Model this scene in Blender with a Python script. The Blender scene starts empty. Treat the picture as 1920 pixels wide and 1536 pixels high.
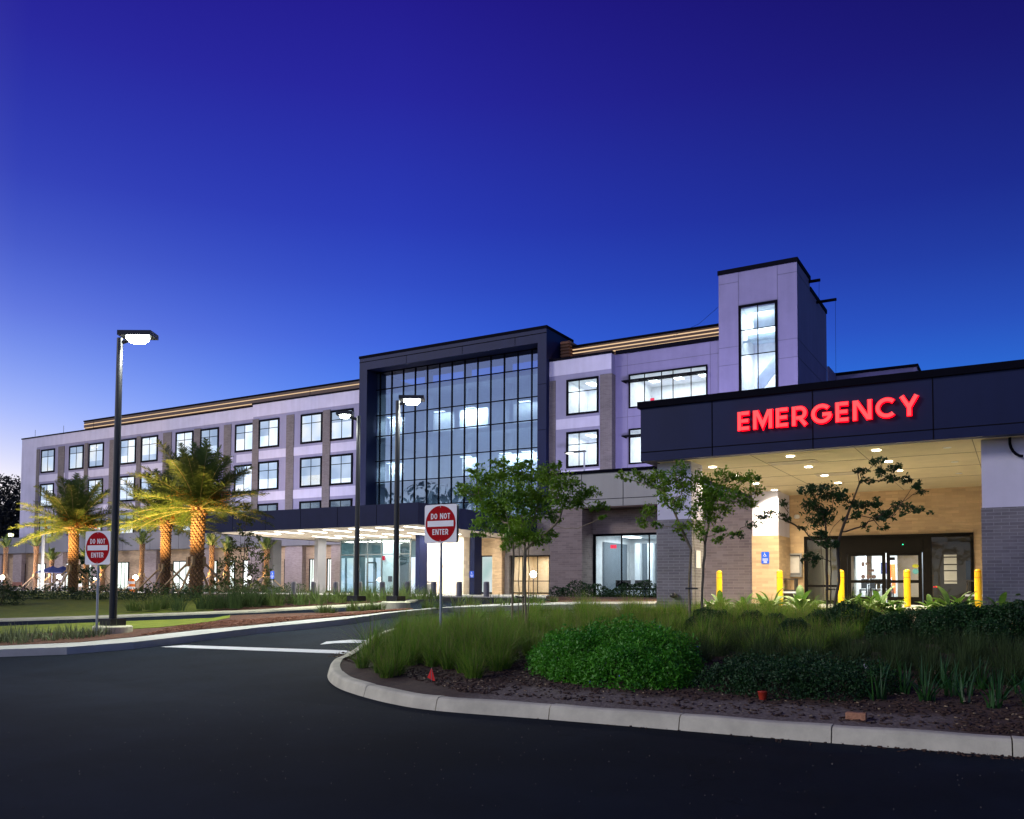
import bpy, bmesh, math, random
import numpy as np
from mathutils import Vector, Matrix
random.seed(7); RN = np.random.RandomState(11)
S = bpy.context.scene; COL = S.collection; PI = math.pi
# ------------------------------------------------------------------ camera
EYE = 1.5
FP, CY, YAW, PIT, ROL = 1630.24, 1029.38, .52984, .045325, .0049035
def cam_axes():
    c, s = math.cos(YAW), math.sin(YAW)
    r = np.array([c, s, 0]); fw = np.array([-s, c, 0]); u = np.array([0, 0, 1.])
    cp, sp = math.cos(PIT), math.sin(PIT)
    f2 = cp*fw+sp*u; u2 = cp*u-sp*fw
    cr, sr = math.cos(ROL), math.sin(ROL)
    return cr*r+sr*u2, cr*u2-sr*r, f2
AR, AU, AF = cam_axes()
cd = bpy.data.cameras.new("Camera"); cam = bpy.data.objects.new("Camera", cd); COL.objects.link(cam)
cd.sensor_width = 36; cd.lens = FP/1920*36; cd.shift_y = (CY-768)/1920; cd.clip_start = .1; cd.clip_end = 3000
cam.matrix_world = Matrix(((AR[0], AU[0], -AF[0], 0), (AR[1], AU[1], -AF[1], 0), (AR[2], AU[2], -AF[2], EYE), (0, 0, 0, 1)))
S.camera = cam
# ------------------------------------------------------------------ dusk sky, weak last light, exposure
W = bpy.data.worlds.new("World"); S.world = W; W.use_nodes = True
def build_world():
    nt = W.node_tree; N = nt.nodes; L = nt.links
    for n in list(N): N.remove(n)
    out = N.new('ShaderNodeOutputWorld'); bg = N.new('ShaderNodeBackground'); L.new(bg.outputs[0], out.inputs[0])
    tc = N.new('ShaderNodeTexCoord'); sep = N.new('ShaderNodeSeparateXYZ'); L.new(tc.outputs['Generated'], sep.inputs[0])
    ramp = N.new('ShaderNodeValToRGB'); L.new(sep.outputs[2], ramp.inputs[0])
    el = ramp.color_ramp.elements
    stops = [(0.0, (.09, .40, 1.0)), (.17, (.035, .25, 1.0)), (.27, (.030, .115, .72)), (.33, (.024, .070, .57)), (.39, (.020, .042, .47)), (.50, (.019, .019, .34)), (.60, (.015, .008, .24)), (1.0, (.006, .004, .09))]
    el[0].position = 0; el[0].color = (*stops[0][1], 1); el[1].position = 1; el[1].color = (*stops[-1][1], 1)
    for p, c in stops[1:-1]:
        e = el.new(p); e.color = (*c, 1)
    def dotn(v):
        d = N.new('ShaderNodeVectorMath'); d.operation = 'DOT_PRODUCT'; L.new(tc.outputs['Generated'], d.inputs[0]); d.inputs[1].default_value = v; return d.outputs['Value']
    def mth(op, a, b=None, clamp=False):
        m = N.new('ShaderNodeMath'); m.operation = op; m.use_clamp = clamp
        for i, v in enumerate((a, b)):
            if v is None: continue
            if isinstance(v, (int, float)): m.inputs[i].default_value = v
            else: L.new(v, m.inputs[i])
        return m.outputs[0]
    def mixc(f, a, b, mode='MIX'):
        m = N.new('ShaderNodeMix'); m.data_type = 'RGBA'; m.blend_type = mode
        if isinstance(f, (int, float)): m.inputs[0].default_value = f
        else: L.new(f, m.inputs[0])
        for i, v in ((6, a), (7, b)):
            if isinstance(v, tuple): m.inputs[i].default_value = (*v, 1)
            else: L.new(v, m.inputs[i])
        return m.outputs[2]
    def comb(v):
        c = N.new('ShaderNodeCombineXYZ')
        for i in range(3): L.new(v, c.inputs[i])
        return c.outputs[0]
    # afterglow low on the left (west)
    g = mth('POWER', mth('MAXIMUM', dotn((-.955, .29, -.06)), 0), 9)
    z = mth('MAXIMUM', sep.outputs[2], 0)
    low = mth('POWER', 2.718, mth('MULTIPLY', z, -12.0))
    glow = mth('MULTIPLY', mth('MULTIPLY', g, low), 4.6, True)
    g2 = mth('MULTIPLY', mth('MULTIPLY', mth('POWER', mth('MAXIMUM', dotn((-.93, .36, 0)), 0), 7), mth('POWER', 2.718, mth('MULTIPLY', z, -9.0))), .7, True)
    c1 = mixc(g2, ramp.outputs[0], (.26, .25, .82))
    c2 = mixc(glow, c1, (1.0, .95, 1.0))
    # the half of the sky behind the camera is paler
    back = mth('MULTIPLY', mth('ADD', mth('MULTIPLY', dotn((-.45, -.89, 0)), 2.2), .1, True), mth('POWER', 2.718, mth('MULTIPLY', z, -4.2)), True)
    c3 = mixc(back, c2, (.84, .86, .94))
    dark = mth('SUBTRACT', 1.0, mth('MULTIPLY', mth('MULTIPLY', mth('MAXIMUM', dotn((.78, .62, 0)), 0), mth('ADD', mth('MULTIPLY', z, 1.9), mth('MULTIPLY', mth('MAXIMUM', dotn((.8, -.6, 0)), 0), .8))), 1.0), True)
    c3 = mixc(1.0, c3, comb(dark), 'MULTIPLY')
    sky = N.new('ShaderNodeTexSky'); sky.sky_type = 'NISHITA'; sky.sun_disc = False
    sky.sun_elevation = math.radians(-3); sky.sun_rotation = math.radians(-107)
    sk = mixc(1.0, sky.outputs[0], (.012, .012, .02), 'MULTIPLY')
    c4 = mixc(1.0, c3, sk, 'ADD')
    L.new(c4, bg.inputs[0]); bg.inputs[1].default_value = 1.0
build_world()
sd = bpy.data.lights.new("Sun", 'SUN'); so = bpy.data.objects.new("Sun", sd); COL.objects.link(so)
sd.energy = 1.15; sd.angle = math.radians(13); sd.color = (1.0, .95, .90)
so.rotation_euler = Vector((.60, .70, -.42)).to_track_quat('-Z', 'Y').to_euler(); so.location = (0, -20, 30)
S.view_settings.view_transform = 'Standard'; S.view_settings.look = 'None'; S.view_settings.exposure = 0; S.view_settings.gamma = 1
S.view_settings.use_curve_mapping = False
try: S.cycles.use_denoising = True; S.cycles.sample_clamp_indirect = 4.0; S.cycles.max_bounces = 6; S.cycles.transparent_max_bounces = 10
except Exception: pass
# ------------------------------------------------------------------ helpers: rays, terrain
def ray(px, py):
    return AR*((px-960)/FP)-AU*((py-CY)/FP)+AF
def onY(px, py, Y): d = ray(px, py); p = d*Y/d[1]; return Vector((p[0], p[1], p[2]+EYE))
def onZ(px, py, Z): d = ray(px, py); p = d*(Z-EYE)/d[2]; return Vector((p[0], p[1], Z))
def onX(px, py, X): d = ray(px, py); p = d*X/d[0]; return Vector((p[0], p[1], p[2]+EYE))
HB = (8.5, 24.0)
def h(y):
    if y <= HB[0]: return 0.0
    if y >= HB[1]: return 1.0
    return (y-HB[0])/(HB[1]-HB[0])
def gnd(px, py, dz=0.0):
    d = ray(px, py); lo, hi = .5, 400
    f = lambda t: EYE+d[2]*t-h(d[1]*t)-dz
    t = lo
    while t < hi and f(t) > 0: t *= 1.02
    a, b = t/1.02, t
    for _ in range(30):
        m = (a+b)/2
        if f(m) > 0: a = m
        else: b = m
    return Vector((d[0]*a, d[1]*a, h(d[1]*a)+dz))
# ------------------------------------------------------------------ helpers: objects
def tag(o, label=None, cat=None, group=None, kind=None):
    if label: o['label'] = label
    if cat: o['category'] = cat
    if group: o['group'] = group
    if kind: o['kind'] = kind
    return o
def empty(name, loc, rz=0):
    o = bpy.data.objects.new(name, None); COL.objects.link(o); o.location = loc; o.rotation_euler.z = rz; o.empty_display_size = .2; return o
def root_loc(p):
    v = Vector((0, 0, 0))
    while p is not None: v += p.location; p = p.parent
    return v
class MB:
    def __init__(s): s.v = []; s.f = []; s.m = []; s.sm = []
    def add(s, vs, fs, mi=0, smooth=False):
        b = len(s.v); s.v += [tuple(v) for v in vs]; s.f += [tuple(b+i for i in f) for f in fs]; s.m += [mi]*len(fs); s.sm += [smooth]*len(fs); return s
    def box(s, x0, x1, y0, y1, z0, z1, mi=0):
        if x0 > x1: x0, x1 = x1, x0
        if y0 > y1: y0, y1 = y1, y0
        if z0 > z1: z0, z1 = z1, z0
        return s.add([(x0, y0, z0), (x1, y0, z0), (x1, y1, z0), (x0, y1, z0), (x0, y0, z1), (x1, y0, z1), (x1, y1, z1), (x0, y1, z1)],
            [(0, 3, 2, 1), (4, 5, 6, 7), (0, 1, 5, 4), (1, 2, 6, 5), (2, 3, 7, 6), (3, 0, 4, 7)], mi)
    def quad(s, a, b, c, d, mi=0): return s.add([a, b, c, d], [(0, 1, 2, 3)], mi)
    def tube(s, pts, rads, n=8, mi=0, smooth=True, cap=True):
        pts = [Vector(p) for p in pts]; vs = []; fs = []
        if not hasattr(rads, '__len__'): rads = [rads]*len(pts)
        for i, p in enumerate(pts):
            d = (pts[min(i+1, len(pts)-1)]-pts[max(i-1, 0)]).normalized()
            a = d.orthogonal().normalized() if i == 0 else (a-d*a.dot(d)).normalized()
            b = d.cross(a)
            for k in range(n):
                t = 2*PI*k/n; vs.append(p+(a*math.cos(t)+b*math.sin(t))*rads[i])
        for i in range(len(pts)-1):
            for k in range(n): fs.append((i*n+k, i*n+(k+1) % n, (i+1)*n+(k+1) % n, (i+1)*n+k))
        s.add(vs, fs, mi, smooth)
        if cap:
            s.add(vs[:n], [tuple(range(n))[::-1]], mi); s.add(vs[-n:], [tuple(range(n))], mi)
        return s
    def lathe(s, c, prof, n=20, mi=0, smooth=True):
        vs = []; fs = []
        for r, z in prof:
            for k in range(n): t = 2*PI*k/n; vs.append((c[0]+r*math.cos(t), c[1]+r*math.sin(t), c[2]+z))
        for i in range(len(prof)-1):
            for k in range(n): fs.append((i*n+k, i*n+(k+1) % n, (i+1)*n+(k+1) % n, (i+1)*n+k))
        s.add(vs, fs, mi, smooth); s.add(vs[-n:], [tuple(range(n))], mi); s.add(vs[:n], [tuple(range(n))[::-1]], mi); return s
    def prism(s, poly, y0, y1, mi=0):
        """poly in x,z; extruded in y"""
        n = len(poly); a = [(x, y0, z) for x, z in poly]; b = [(x, y1, z) for x, z in poly]
        s.add(a+b, [tuple(range(n)), tuple(range(2*n-1, n-1, -1))]+[(i, n+i, n+(i+1) % n, (i+1) % n) for i in range(n)], mi); return s
    def build(s, name, mats, parent=None, local=False):
        me = bpy.data.meshes.new(name)
        off = Vector((0, 0, 0)) if (local or parent is None) else root_loc(parent)
        me.from_pydata([(v[0]-off.x, v[1]-off.y, v[2]-off.z) for v in s.v], [], s.f)
        if not isinstance(mats, (list, tuple)): mats = [mats]
        for m in mats: me.materials.append(m)
        me.polygons.foreach_set('material_index', s.m); me.polygons.foreach_set('use_smooth', s.sm); me.update()
        o = bpy.data.objects.new(name, me); COL.objects.link(o)
        if parent: o.parent = parent
        return o
class MBS:
    """every box becomes a part of its own"""
    def __init__(s): s.b = []
    def box(s, *a): s.b.append(a)
    def build(s, name, m, parent=None):
        for a in s.b: o = MB().box(*a).build(name, m, parent)
        return o
def copy_tree(o, parent=None):
    c = o.copy(); COL.objects.link(c); c.parent = parent
    for ch in [x for x in COL.objects if x.parent == o]: copy_tree(ch, c)
    return c
def npmesh(name, V, F, mat, parent=None, mi=None):
    """V (n,3), F (m,k) numpy"""
    me = bpy.data.meshes.new(name); k = F.shape[1]
    off = root_loc(parent) if parent else Vector((0, 0, 0))
    V = V-np.array(off)
    me.vertices.add(len(V)); me.vertices.foreach_set('co', V.astype(np.float32).ravel())
    me.loops.add(F.size); me.loops.foreach_set('vertex_index', F.astype(np.int32).ravel())
    me.polygons.add(len(F)); me.polygons.foreach_set('loop_start', (np.arange(len(F))*k).astype(np.int32))
    me.polygons.foreach_set('loop_total', np.full(len(F), k, np.int32))
    for m in (mat if isinstance(mat, (list, tuple)) else [mat]): me.materials.append(m)
    if mi is not None: me.polygons.foreach_set('material_index', mi.astype(np.int32))
    me.update(calc_edges=True); o = bpy.data.objects.new(name, me); COL.objects.link(o)
    if parent: o.parent = parent
    return o
# ------------------------------------------------------------------ materials
MT = {}
def mat(name, col, rough=.7, metal=0, var=.12, scale=3.0, bump=0.0, bscale=40, emit=None, es=1.0, spec=.5, brick=None, rnd=0.0, trans=0.0, detail=6, col2=None):
    if name in MT: return MT[name]
    m = bpy.data.materials.new(name); m.use_nodes = True; nt = m.node_tree; N = nt.nodes; L = nt.links
    b = N['Principled BSDF']; b.inputs['Roughness'].default_value = rough; b.inputs['Metallic'].default_value = metal
    b.inputs['Specular IOR Level'].default_value = {'asphalt': .1, 'black_window_frame': .04, 'dark_parapet_cap': .03, 'dark_metal_panel': .22, 'joint': .02, 'white_stucco': .1, 'grey_stucco': .1, 'dusk_tinted_stucco': .1}.get(name, spec)
    tc = N.new('ShaderNodeTexCoord'); co = tc.outputs['Object']
    geo = N.new('ShaderNodeNewGeometry'); pos = geo.outputs['Position']
    nz = N.new('ShaderNodeTexNoise'); nz.inputs['Scale'].default_value = scale; nz.inputs['Detail'].default_value = detail; nz.inputs['Roughness'].default_value = .65; L.new(pos, nz.inputs['Vector'])
    rp = N.new('ShaderNodeValToRGB'); L.new(nz.outputs[0], rp.inputs[0])
    c2 = col2 or tuple(min(1, c*(1+var)) for c in col); c1 = tuple(c*(1-var) for c in col)
    if col2: c1 = col
    rp.color_ramp.elements[0].position = .3; rp.color_ramp.elements[1].position = .7
    rp.color_ramp.elements[0].color = (*c1, 1); rp.color_ramp.elements[1].color = (*c2, 1)
    colout = rp.outputs[0]
    hgt = None
    if brick:
        sp = N.new('ShaderNodeSeparateXYZ'); L.new(pos, sp.inputs[0]); ad = N.new('ShaderNodeMath'); ad.operation = 'ADD'; L.new(sp.outputs[0], ad.inputs[0]); L.new(sp.outputs[1], ad.inputs[1])
        cb = N.new('ShaderNodeCombineXYZ'); L.new(ad.outputs[0], cb.inputs[0]); L.new(sp.outputs[2], cb.inputs[1])
        bt = N.new('ShaderNodeTexBrick'); L.new(cb.outputs[0], bt.inputs['Vector']); bt.inputs['Scale'].default_value = 1
        bt.inputs['Brick Width'].default_value = brick[0]; bt.inputs['Row Height'].default_value = brick[1]; bt.inputs['Mortar Size'].default_value = brick[2]
        bt.inputs['Mortar Smooth'].default_value = .2; bt.inputs['Bias'].default_value = 0
        L.new(rp.outputs[0], bt.inputs['Color1'])
        dk = N.new('ShaderNodeMix'); dk.data_type = 'RGBA'; dk.blend_type = 'MULTIPLY'; dk.inputs[0].default_value = 1; L.new(rp.outputs[0], dk.inputs[6]); dk.inputs[7].default_value = (.74, .72, .74, 1)
        L.new(dk.outputs[2], bt.inputs['Color2']); bt.inputs['Mortar'].default_value = (*[min(1, c*brick[3]) for c in col], 1)
        colout = bt.outputs[0]; hgt = bt.outputs['Fac']
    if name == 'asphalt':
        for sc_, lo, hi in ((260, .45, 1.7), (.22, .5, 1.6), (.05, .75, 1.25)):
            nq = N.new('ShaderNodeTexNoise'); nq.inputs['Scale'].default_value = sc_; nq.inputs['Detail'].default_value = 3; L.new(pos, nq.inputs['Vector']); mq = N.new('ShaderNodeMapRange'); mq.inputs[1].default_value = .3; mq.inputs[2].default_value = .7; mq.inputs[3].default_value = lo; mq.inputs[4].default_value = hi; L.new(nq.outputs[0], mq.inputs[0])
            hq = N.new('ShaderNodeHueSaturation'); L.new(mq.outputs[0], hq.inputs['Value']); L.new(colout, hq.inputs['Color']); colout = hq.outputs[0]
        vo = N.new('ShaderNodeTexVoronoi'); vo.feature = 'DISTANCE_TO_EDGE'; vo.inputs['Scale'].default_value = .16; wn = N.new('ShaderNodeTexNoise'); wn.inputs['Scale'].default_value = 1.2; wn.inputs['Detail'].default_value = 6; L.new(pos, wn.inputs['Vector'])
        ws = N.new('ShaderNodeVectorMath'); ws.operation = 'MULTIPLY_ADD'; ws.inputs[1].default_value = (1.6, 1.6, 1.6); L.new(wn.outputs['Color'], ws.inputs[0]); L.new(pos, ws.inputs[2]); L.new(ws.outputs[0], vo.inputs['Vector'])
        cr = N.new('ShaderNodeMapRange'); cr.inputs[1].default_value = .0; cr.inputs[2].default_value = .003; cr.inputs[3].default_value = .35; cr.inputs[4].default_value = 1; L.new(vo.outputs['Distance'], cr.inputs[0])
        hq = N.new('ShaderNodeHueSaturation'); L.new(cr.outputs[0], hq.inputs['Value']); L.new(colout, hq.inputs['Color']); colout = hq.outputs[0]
    if 'stucco' in name or 'panel' in name or 'concrete' in name:
        mp = N.new('ShaderNodeMapping'); mp.inputs['Scale'].default_value = (1.6, 1.6, .12); L.new(pos, mp.inputs['Vector']); ns = N.new('ShaderNodeTexNoise'); ns.inputs['Scale'].default_value = 1.4; ns.inputs['Detail'].default_value = 7; L.new(mp.outputs[0], ns.inputs['Vector'])
        ms = N.new('ShaderNodeMapRange'); ms.inputs[1].default_value = .3; ms.inputs[2].default_value = .7; ms.inputs[3].default_value = .93; ms.inputs[4].default_value = 1.035; L.new(ns.outputs[0], ms.inputs[0])
        hq = N.new('ShaderNodeHueSaturation'); L.new(ms.outputs[0], hq.inputs['Value']); L.new(colout, hq.inputs['Color']); colout = hq.outputs[0]
    if rnd:
        oi = N.new('ShaderNodeObjectInfo'); hs = N.new('ShaderNodeHueSaturation'); mr = N.new('ShaderNodeMapRange'); L.new(oi.outputs['Random'], mr.inputs[0])
        mr.inputs[3].default_value = 1-rnd; mr.inputs[4].default_value = 1+rnd; L.new(mr.outputs[0], hs.inputs['Value']); L.new(colout, hs.inputs['Color']); colout = hs.outputs[0]
    L.new(colout, b.inputs['Base Color'])
    if bump or hgt is not None:
        n2 = N.new('ShaderNodeTexNoise'); n2.inputs['Scale'].default_value = bscale; n2.inputs['Detail'].default_value = 5; L.new(pos, n2.inputs['Vector'])
        bp = N.new('ShaderNodeBump'); bp.inputs['Strength'].default_value = bump or .3; bp.inputs['Distance'].default_value = .02
        if hgt is not None:
            iv = N.new('ShaderNodeMath'); iv.operation = 'SUBTRACT'; iv.inputs[0].default_value = 1; L.new(hgt, iv.inputs[1]); L.new(iv.outputs[0], bp.inputs['Height'])
        else: L.new(n2.outputs[0], bp.inputs['Height'])
        L.new(bp.outputs[0], b.inputs['Normal'])
    if emit: b.inputs['Emission Color'].default_value = (*emit, 1); b.inputs['Emission Strength'].default_value = es
    if trans:
        out = N['Material Output']; tl = N.new('ShaderNodeBsdfTranslucent'); L.new(colout, tl.inputs[0]); mx = N.new('ShaderNodeMixShader'); mx.inputs[0].default_value = trans
        L.new(b.outputs[0], mx.inputs[1]); L.new(tl.outputs[0], mx.inputs[2]); L.new(mx.outputs[0], out.inputs[0])
    MT[name] = m; return m
def emat(name, col, s):
    if name in MT: return MT[name]
    m = bpy.data.materials.new(name); m.use_nodes = True; N = m.node_tree.nodes; L = m.node_tree.links
    for n in list(N): N.remove(n)
    o = N.new('ShaderNodeOutputMaterial'); e = N.new('ShaderNodeEmission'); e.inputs[0].default_value = (*col, 1); e.inputs[1].default_value = s; L.new(e.outputs[0], o.inputs[0]); MT[name] = m; return m
def glass(name, tint, refl, base=.08):
    if name in MT: return MT[name]
    m = bpy.data.materials.new(name); m.use_nodes = True; N = m.node_tree.nodes; L = m.node_tree.links
    for n in list(N): N.remove(n)
    o = N.new('ShaderNodeOutputMaterial'); t = N.new('ShaderNodeBsdfTransparent'); t.inputs[0].default_value = (*tint, 1)
    g = N.new('ShaderNodeBsdfGlossy'); g.inputs['Roughness'].default_value = .01; g.inputs[0].default_value = (.88, .94, .93, 1)
    nz = N.new('ShaderNodeTexNoise'); nz.inputs['Scale'].default_value = .35; bp = N.new('ShaderNodeBump'); bp.inputs['Strength'].default_value = .06; bp.inputs['Distance'].default_value = .3
    geo = N.new('ShaderNodeNewGeometry'); L.new(geo.outputs['Position'], nz.inputs['Vector']); L.new(nz.outputs[0], bp.inputs['Height']); L.new(bp.outputs[0], g.inputs['Normal'])
    fr = N.new('ShaderNodeFresnel'); fr.inputs[0].default_value = 1.5; ma = N.new('ShaderNodeMath'); ma.operation = 'MULTIPLY_ADD'; ma.inputs[1].default_value = refl; ma.inputs[2].default_value = base; ma.use_clamp = True
    L.new(fr.outputs[0], ma.inputs[0]); mx = N.new('ShaderNodeMixShader'); L.new(ma.outputs[0], mx.inputs[0]); L.new(t.outputs[0], mx.inputs[1]); L.new(g.outputs[0], mx.inputs[2]); L.new(mx.outputs[0], o.inputs[0]); MT[name] = m; return m
def blindmat(name, c1, c2, s):
    """lit roller blinds and rooms: emission with soft blotches of the lamps behind"""
    m = bpy.data.materials.new(name); m.use_nodes = True; N = m.node_tree.nodes; L = m.node_tree.links
    for n in list(N): N.remove(n)
    o = N.new('ShaderNodeOutputMaterial'); e = N.new('ShaderNodeEmission'); L.new(e.outputs[0], o.inputs[0])
    geo = N.new('ShaderNodeNewGeometry'); nz = N.new('ShaderNodeTexNoise'); nz.inputs['Scale'].default_value = .55; nz.inputs['Detail'].default_value = 1.5; L.new(geo.outputs['Position'], nz.inputs['Vector'])
    rp = N.new('ShaderNodeValToRGB'); L.new(nz.outputs[0], rp.inputs[0]); rp.color_ramp.elements[0].position = .36; rp.color_ramp.elements[1].position = .62
    rp.color_ramp.elements[0].color = (*c1, 1); rp.color_ramp.elements[1].color = (*c2, 1)
    oi = N.new('ShaderNodeObjectInfo'); mr = N.new('ShaderNodeMapRange'); L.new(oi.outputs['Random'], mr.inputs[0]); mr.inputs[3].default_value = s*.7; mr.inputs[4].default_value = s*1.15
    L.new(rp.outputs[0], e.inputs[0]); L.new(mr.outputs[0], e.inputs[1]); MT[name] = m; return m
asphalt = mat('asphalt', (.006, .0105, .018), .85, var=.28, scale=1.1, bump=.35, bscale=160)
concrete = mat('concrete', (.62, .59, .44), .85, var=.24, scale=1.7, bump=.2, bscale=60)
sidewalkm = mat('sidewalk_concrete', (.48, .48, .45), .85, var=.12, scale=1.5, bump=.15, bscale=50)
lawnm = mat('lawn', (.13, .18, .010), .9, col2=(.24, .27, .018), scale=2.5, bump=.8, bscale=120)
soil = mat('soil', (.05, .03, .018), .95, col2=(.13, .075, .045), scale=6, bump=.9, bscale=30)
sandm = mat('sandy_soil', (.10, .075, .06), .95, col2=(.22, .18, .14), scale=5, bump=.7, bscale=60)
mulchm = mat('mulch', (.05, .02, .012), .95, col2=(.17, .075, .04), scale=9, bump=1, bscale=45)
stucco_w = mat('white_stucco', (.67, .65, .79), .9, var=.07, scale=.7, bump=.12, bscale=120)  # violet cast of the dusk light is put into all three stucco colours
stucco_g = mat('grey_stucco', (.34, .33, .46), .9, var=.07, scale=.7, bump=.12, bscale=120)
stucco_m = mat('dusk_tinted_stucco', (.27, .25, .40), .9, var=.07, scale=.7, bump=.12, bscale=120)
brick_g = mat('grey_brick', (.19, .17, .165), .85, var=.2, scale=1.2, brick=(.30, .075, .008, 1.25))
brick_d = mat('dark_grey_brick', (.21, .20, .22), .85, var=.2, scale=1.2, brick=(.30, .075, .008, 1.3))
brick_t = mat('tan_brick', (.60, .43, .26), .85, var=.14, scale=1.0, brick=(.40, .10, .008, .82))
pan_dark = mat('dark_metal_panel', (.008, .014, .060), .5, metal=.1, var=.12, scale=.6)
pan_grey = mat('grey_metal_panel', (.20, .195, .21), .45, metal=.15, var=.08, scale=.6)
joint = mat('joint', (.008, .008, .012), .8)
framem = mat('black_window_frame', (.004, .004, .007), .6, var=.1)
capm = mat('dark_parapet_cap', (.005, .005, .010), .7)
brown = mat('brown_louver', (.10, .042, .024), .55, var=.2, scale=4)
soffit = mat('soffit_panel', (.68, .58, .38), .75, var=.05, scale=.5)
soffit_w = mat('pale_soffit_panel', (.60, .52, .44), .7, var=.05, scale=.5)
roomw = mat('interior_white_wall', (.75, .78, .80), .8)
roomt = mat('interior_tan_wall', (.55, .42, .28), .8)
roomf = mat('interior_floor', (.35, .33, .30), .5)
roomd = mat('interior_dark_wall', (.10, .13, .16), .7)
polem = mat('black_pole_paint', (.006, .006, .008), .35)
galv = mat('galvanized_steel', (.38, .40, .43), .4, metal=.8, var=.15, scale=20)
redm = mat('sign_red', (.42, .002, .008), .7, var=.04, spec=.1)
whitem = mat('sign_white', (.90, .90, .90), .5, var=.03)
bluem = mat('sign_blue', (.012, .09, .62), .4, var=.03)
yellowm = mat('yellow_bollard_sleeve', (.85, .50, .004), .35, var=.05)
orangem = mat('orange_band', (.9, .22, .01), .4)
barkm = mat('pale_bark', (.30, .24, .15), .85, col2=(.16, .13, .08), scale=14)
barkd = mat('dark_bark', (.10, .075, .05), .9, col2=(.05, .04, .03), scale=12)
leaf = mat('crape_leaf', (.06, .19, .008), .5, col2=(.26, .42, .02), scale=2.2, trans=.3)
leafd = mat('shrub_leaf', (.006, .034, .005), .6, col2=(.016, .08, .010), scale=3, trans=.15)
leafb = mat('bright_shrub_leaf', (.02, .19, .006), .5, col2=(.13, .42, .02), scale=3, trans=.25)
leafo = mat('olive_leaf', (.035, .07, .012), .55, col2=(.12, .13, .025), scale=3, trans=.2)
hostam = mat('broad_leaf', (.05, .16, .02), .45, col2=(.16, .28, .05), scale=8, trans=.25)
muhly = mat('muhly_grass_blade', (.08, .25, .010), .8, col2=(.30, .44, .03), scale=7, trans=.2)
muhlyd = mat('dark_muhly_blade', (.022, .055, .010), .8, col2=(.05, .085, .015), scale=7, trans=.2)
strawm = mat('straw_blade', (.24, .17, .07), .8, var=.3, trans=.2)
redst = mat('reddish_foliage', (.20, .07, .03), .8, col2=(.30, .14, .05), scale=6, trans=.1)
palmleaf = mat('palm_leaflet', (.07, .135, .028), .5, col2=(.16, .22, .045), scale=1.5, trans=.35)
palmstem = mat('palm_rachis', (.34, .28, .10), .6, var=.15)
palmorange = mat('palm_flower_stalk', (.75, .28, .03), .7, var=.3)
palmtr = mat('palm_trunk', (.20, .11, .055), .9, col2=(.36, .21, .11), scale=7, bump=.8, bscale=30)
palmtd = mat('palm_trunk_gap', (.035, .02, .012), .95)
woodm = mat('timber_brace', (.42, .29, .17), .8, var=.2, scale=8)
lamp_e = emat('lamp_lens_light', (.93, 1, .92), 60)
strip_e = emat('linear_light', (1, .97, .88), 7)
strip2_e = emat('led_rope_light', (1, .68, .40), .95)
down_e = emat('downlight_lens', (1, .93, .72), 30)
ceil_e = emat('ceiling_light_panel', (.93, 1, 1), 5)
flood_e = emat('flood_light_lens', (1, .95, .8), 45)
exit_e = emat('exit_sign_red', (1, .03, .08), 1.1)
winglass = glass('window_glass', (.93, .96, 1), .9, .05)
curtglass = glass('curtain_wall_glass', (.38, .50, .62), 1.2, .34)
darkglass = glass('dark_door_glass', (.30, .34, .36), .9, .05)
clearglass = glass('clear_glass', (.90, .97, 1), .6, .03)
blind = blindmat('lit_blind', (.66, .80, 1.0), (.97, 1, 1.0), 1.3)
blind_mid = blindmat('half_lit_blind', (.42, .54, .74), (.60, .72, .90), 1.0)
hot = emat('lamp_glow_panel', (1, 1, 1), 1.8)
blind2 = blindmat('dim_blind', (.13, .18, .27), (.30, .38, .48), .7)
blind3 = blindmat('lit_ground_room', (.82, .90, .78), (1, 1, .95), 1.8)
def lamp(kind, loc, energy, color, size=.3, direction=None, spot=1.2, name='light', sizey=None):
    l = bpy.data.lights.new(name, kind); o = bpy.data.objects.new(name, l); COL.objects.link(o); o.location = loc; l.energy = energy; l.color = color
    if kind == 'AREA':
        l.size = size
        if sizey: l.shape = 'RECTANGLE'; l.size_y = sizey
    else: l.shadow_soft_size = size
    if kind == 'SPOT': l.spot_size = spot; l.spot_blend = .6
    if direction is not None: o.rotation_euler = Vector(direction).to_track_quat('-Z', 'Y').to_euler()
    return o
# ------------------------------------------------------------------ ground, road, paving
def sheet(name, poly, dz, m, skirt=0.25, label=None, flat=None, kind='structure'):
    bm = bmesh.new(); vs = [bm.verts.new((p[0], p[1], 0)) for p in poly]; f = bm.faces.new(vs); bmesh.ops.triangulate(bm, faces=[f])
    for Y in HB:
        g = bm.verts[:]+bm.edges[:]+bm.faces[:]
        bmesh.ops.bisect_plane(bm, geom=g, plane_co=(0, Y, 0), plane_no=(0, 1, 0))
    for fc in bm.faces:
        fc.normal_update()
        if fc.normal.z < 0: fc.normal_flip()
    for v in bm.verts: v.co.z = (h(v.co.y)+dz) if flat is None else flat
    if skirt:
        be = [e for e in bm.edges if e.is_boundary]; r = bmesh.ops.extrude_edge_only(bm, edges=be)
        for v in [x for x in r['geom'] if isinstance(x, bmesh.types.BMVert)]: v.co.z -= skirt
    me = bpy.data.meshes.new(name); bm.to_mesh(me); bm.free(); me.materials.append(m); o = bpy.data.objects.new(name, me); COL.objects.link(o)
    return tag(o, label=label, kind=kind)
sheet('ground', [(-600, -300), (400, -300), (400, 700), (-600, 700)], -.02, soil, 0)
sheet('road', [(-140, -60), (60, -60), (60, 46), (-140, 46)], 0, asphalt, 0)
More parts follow.
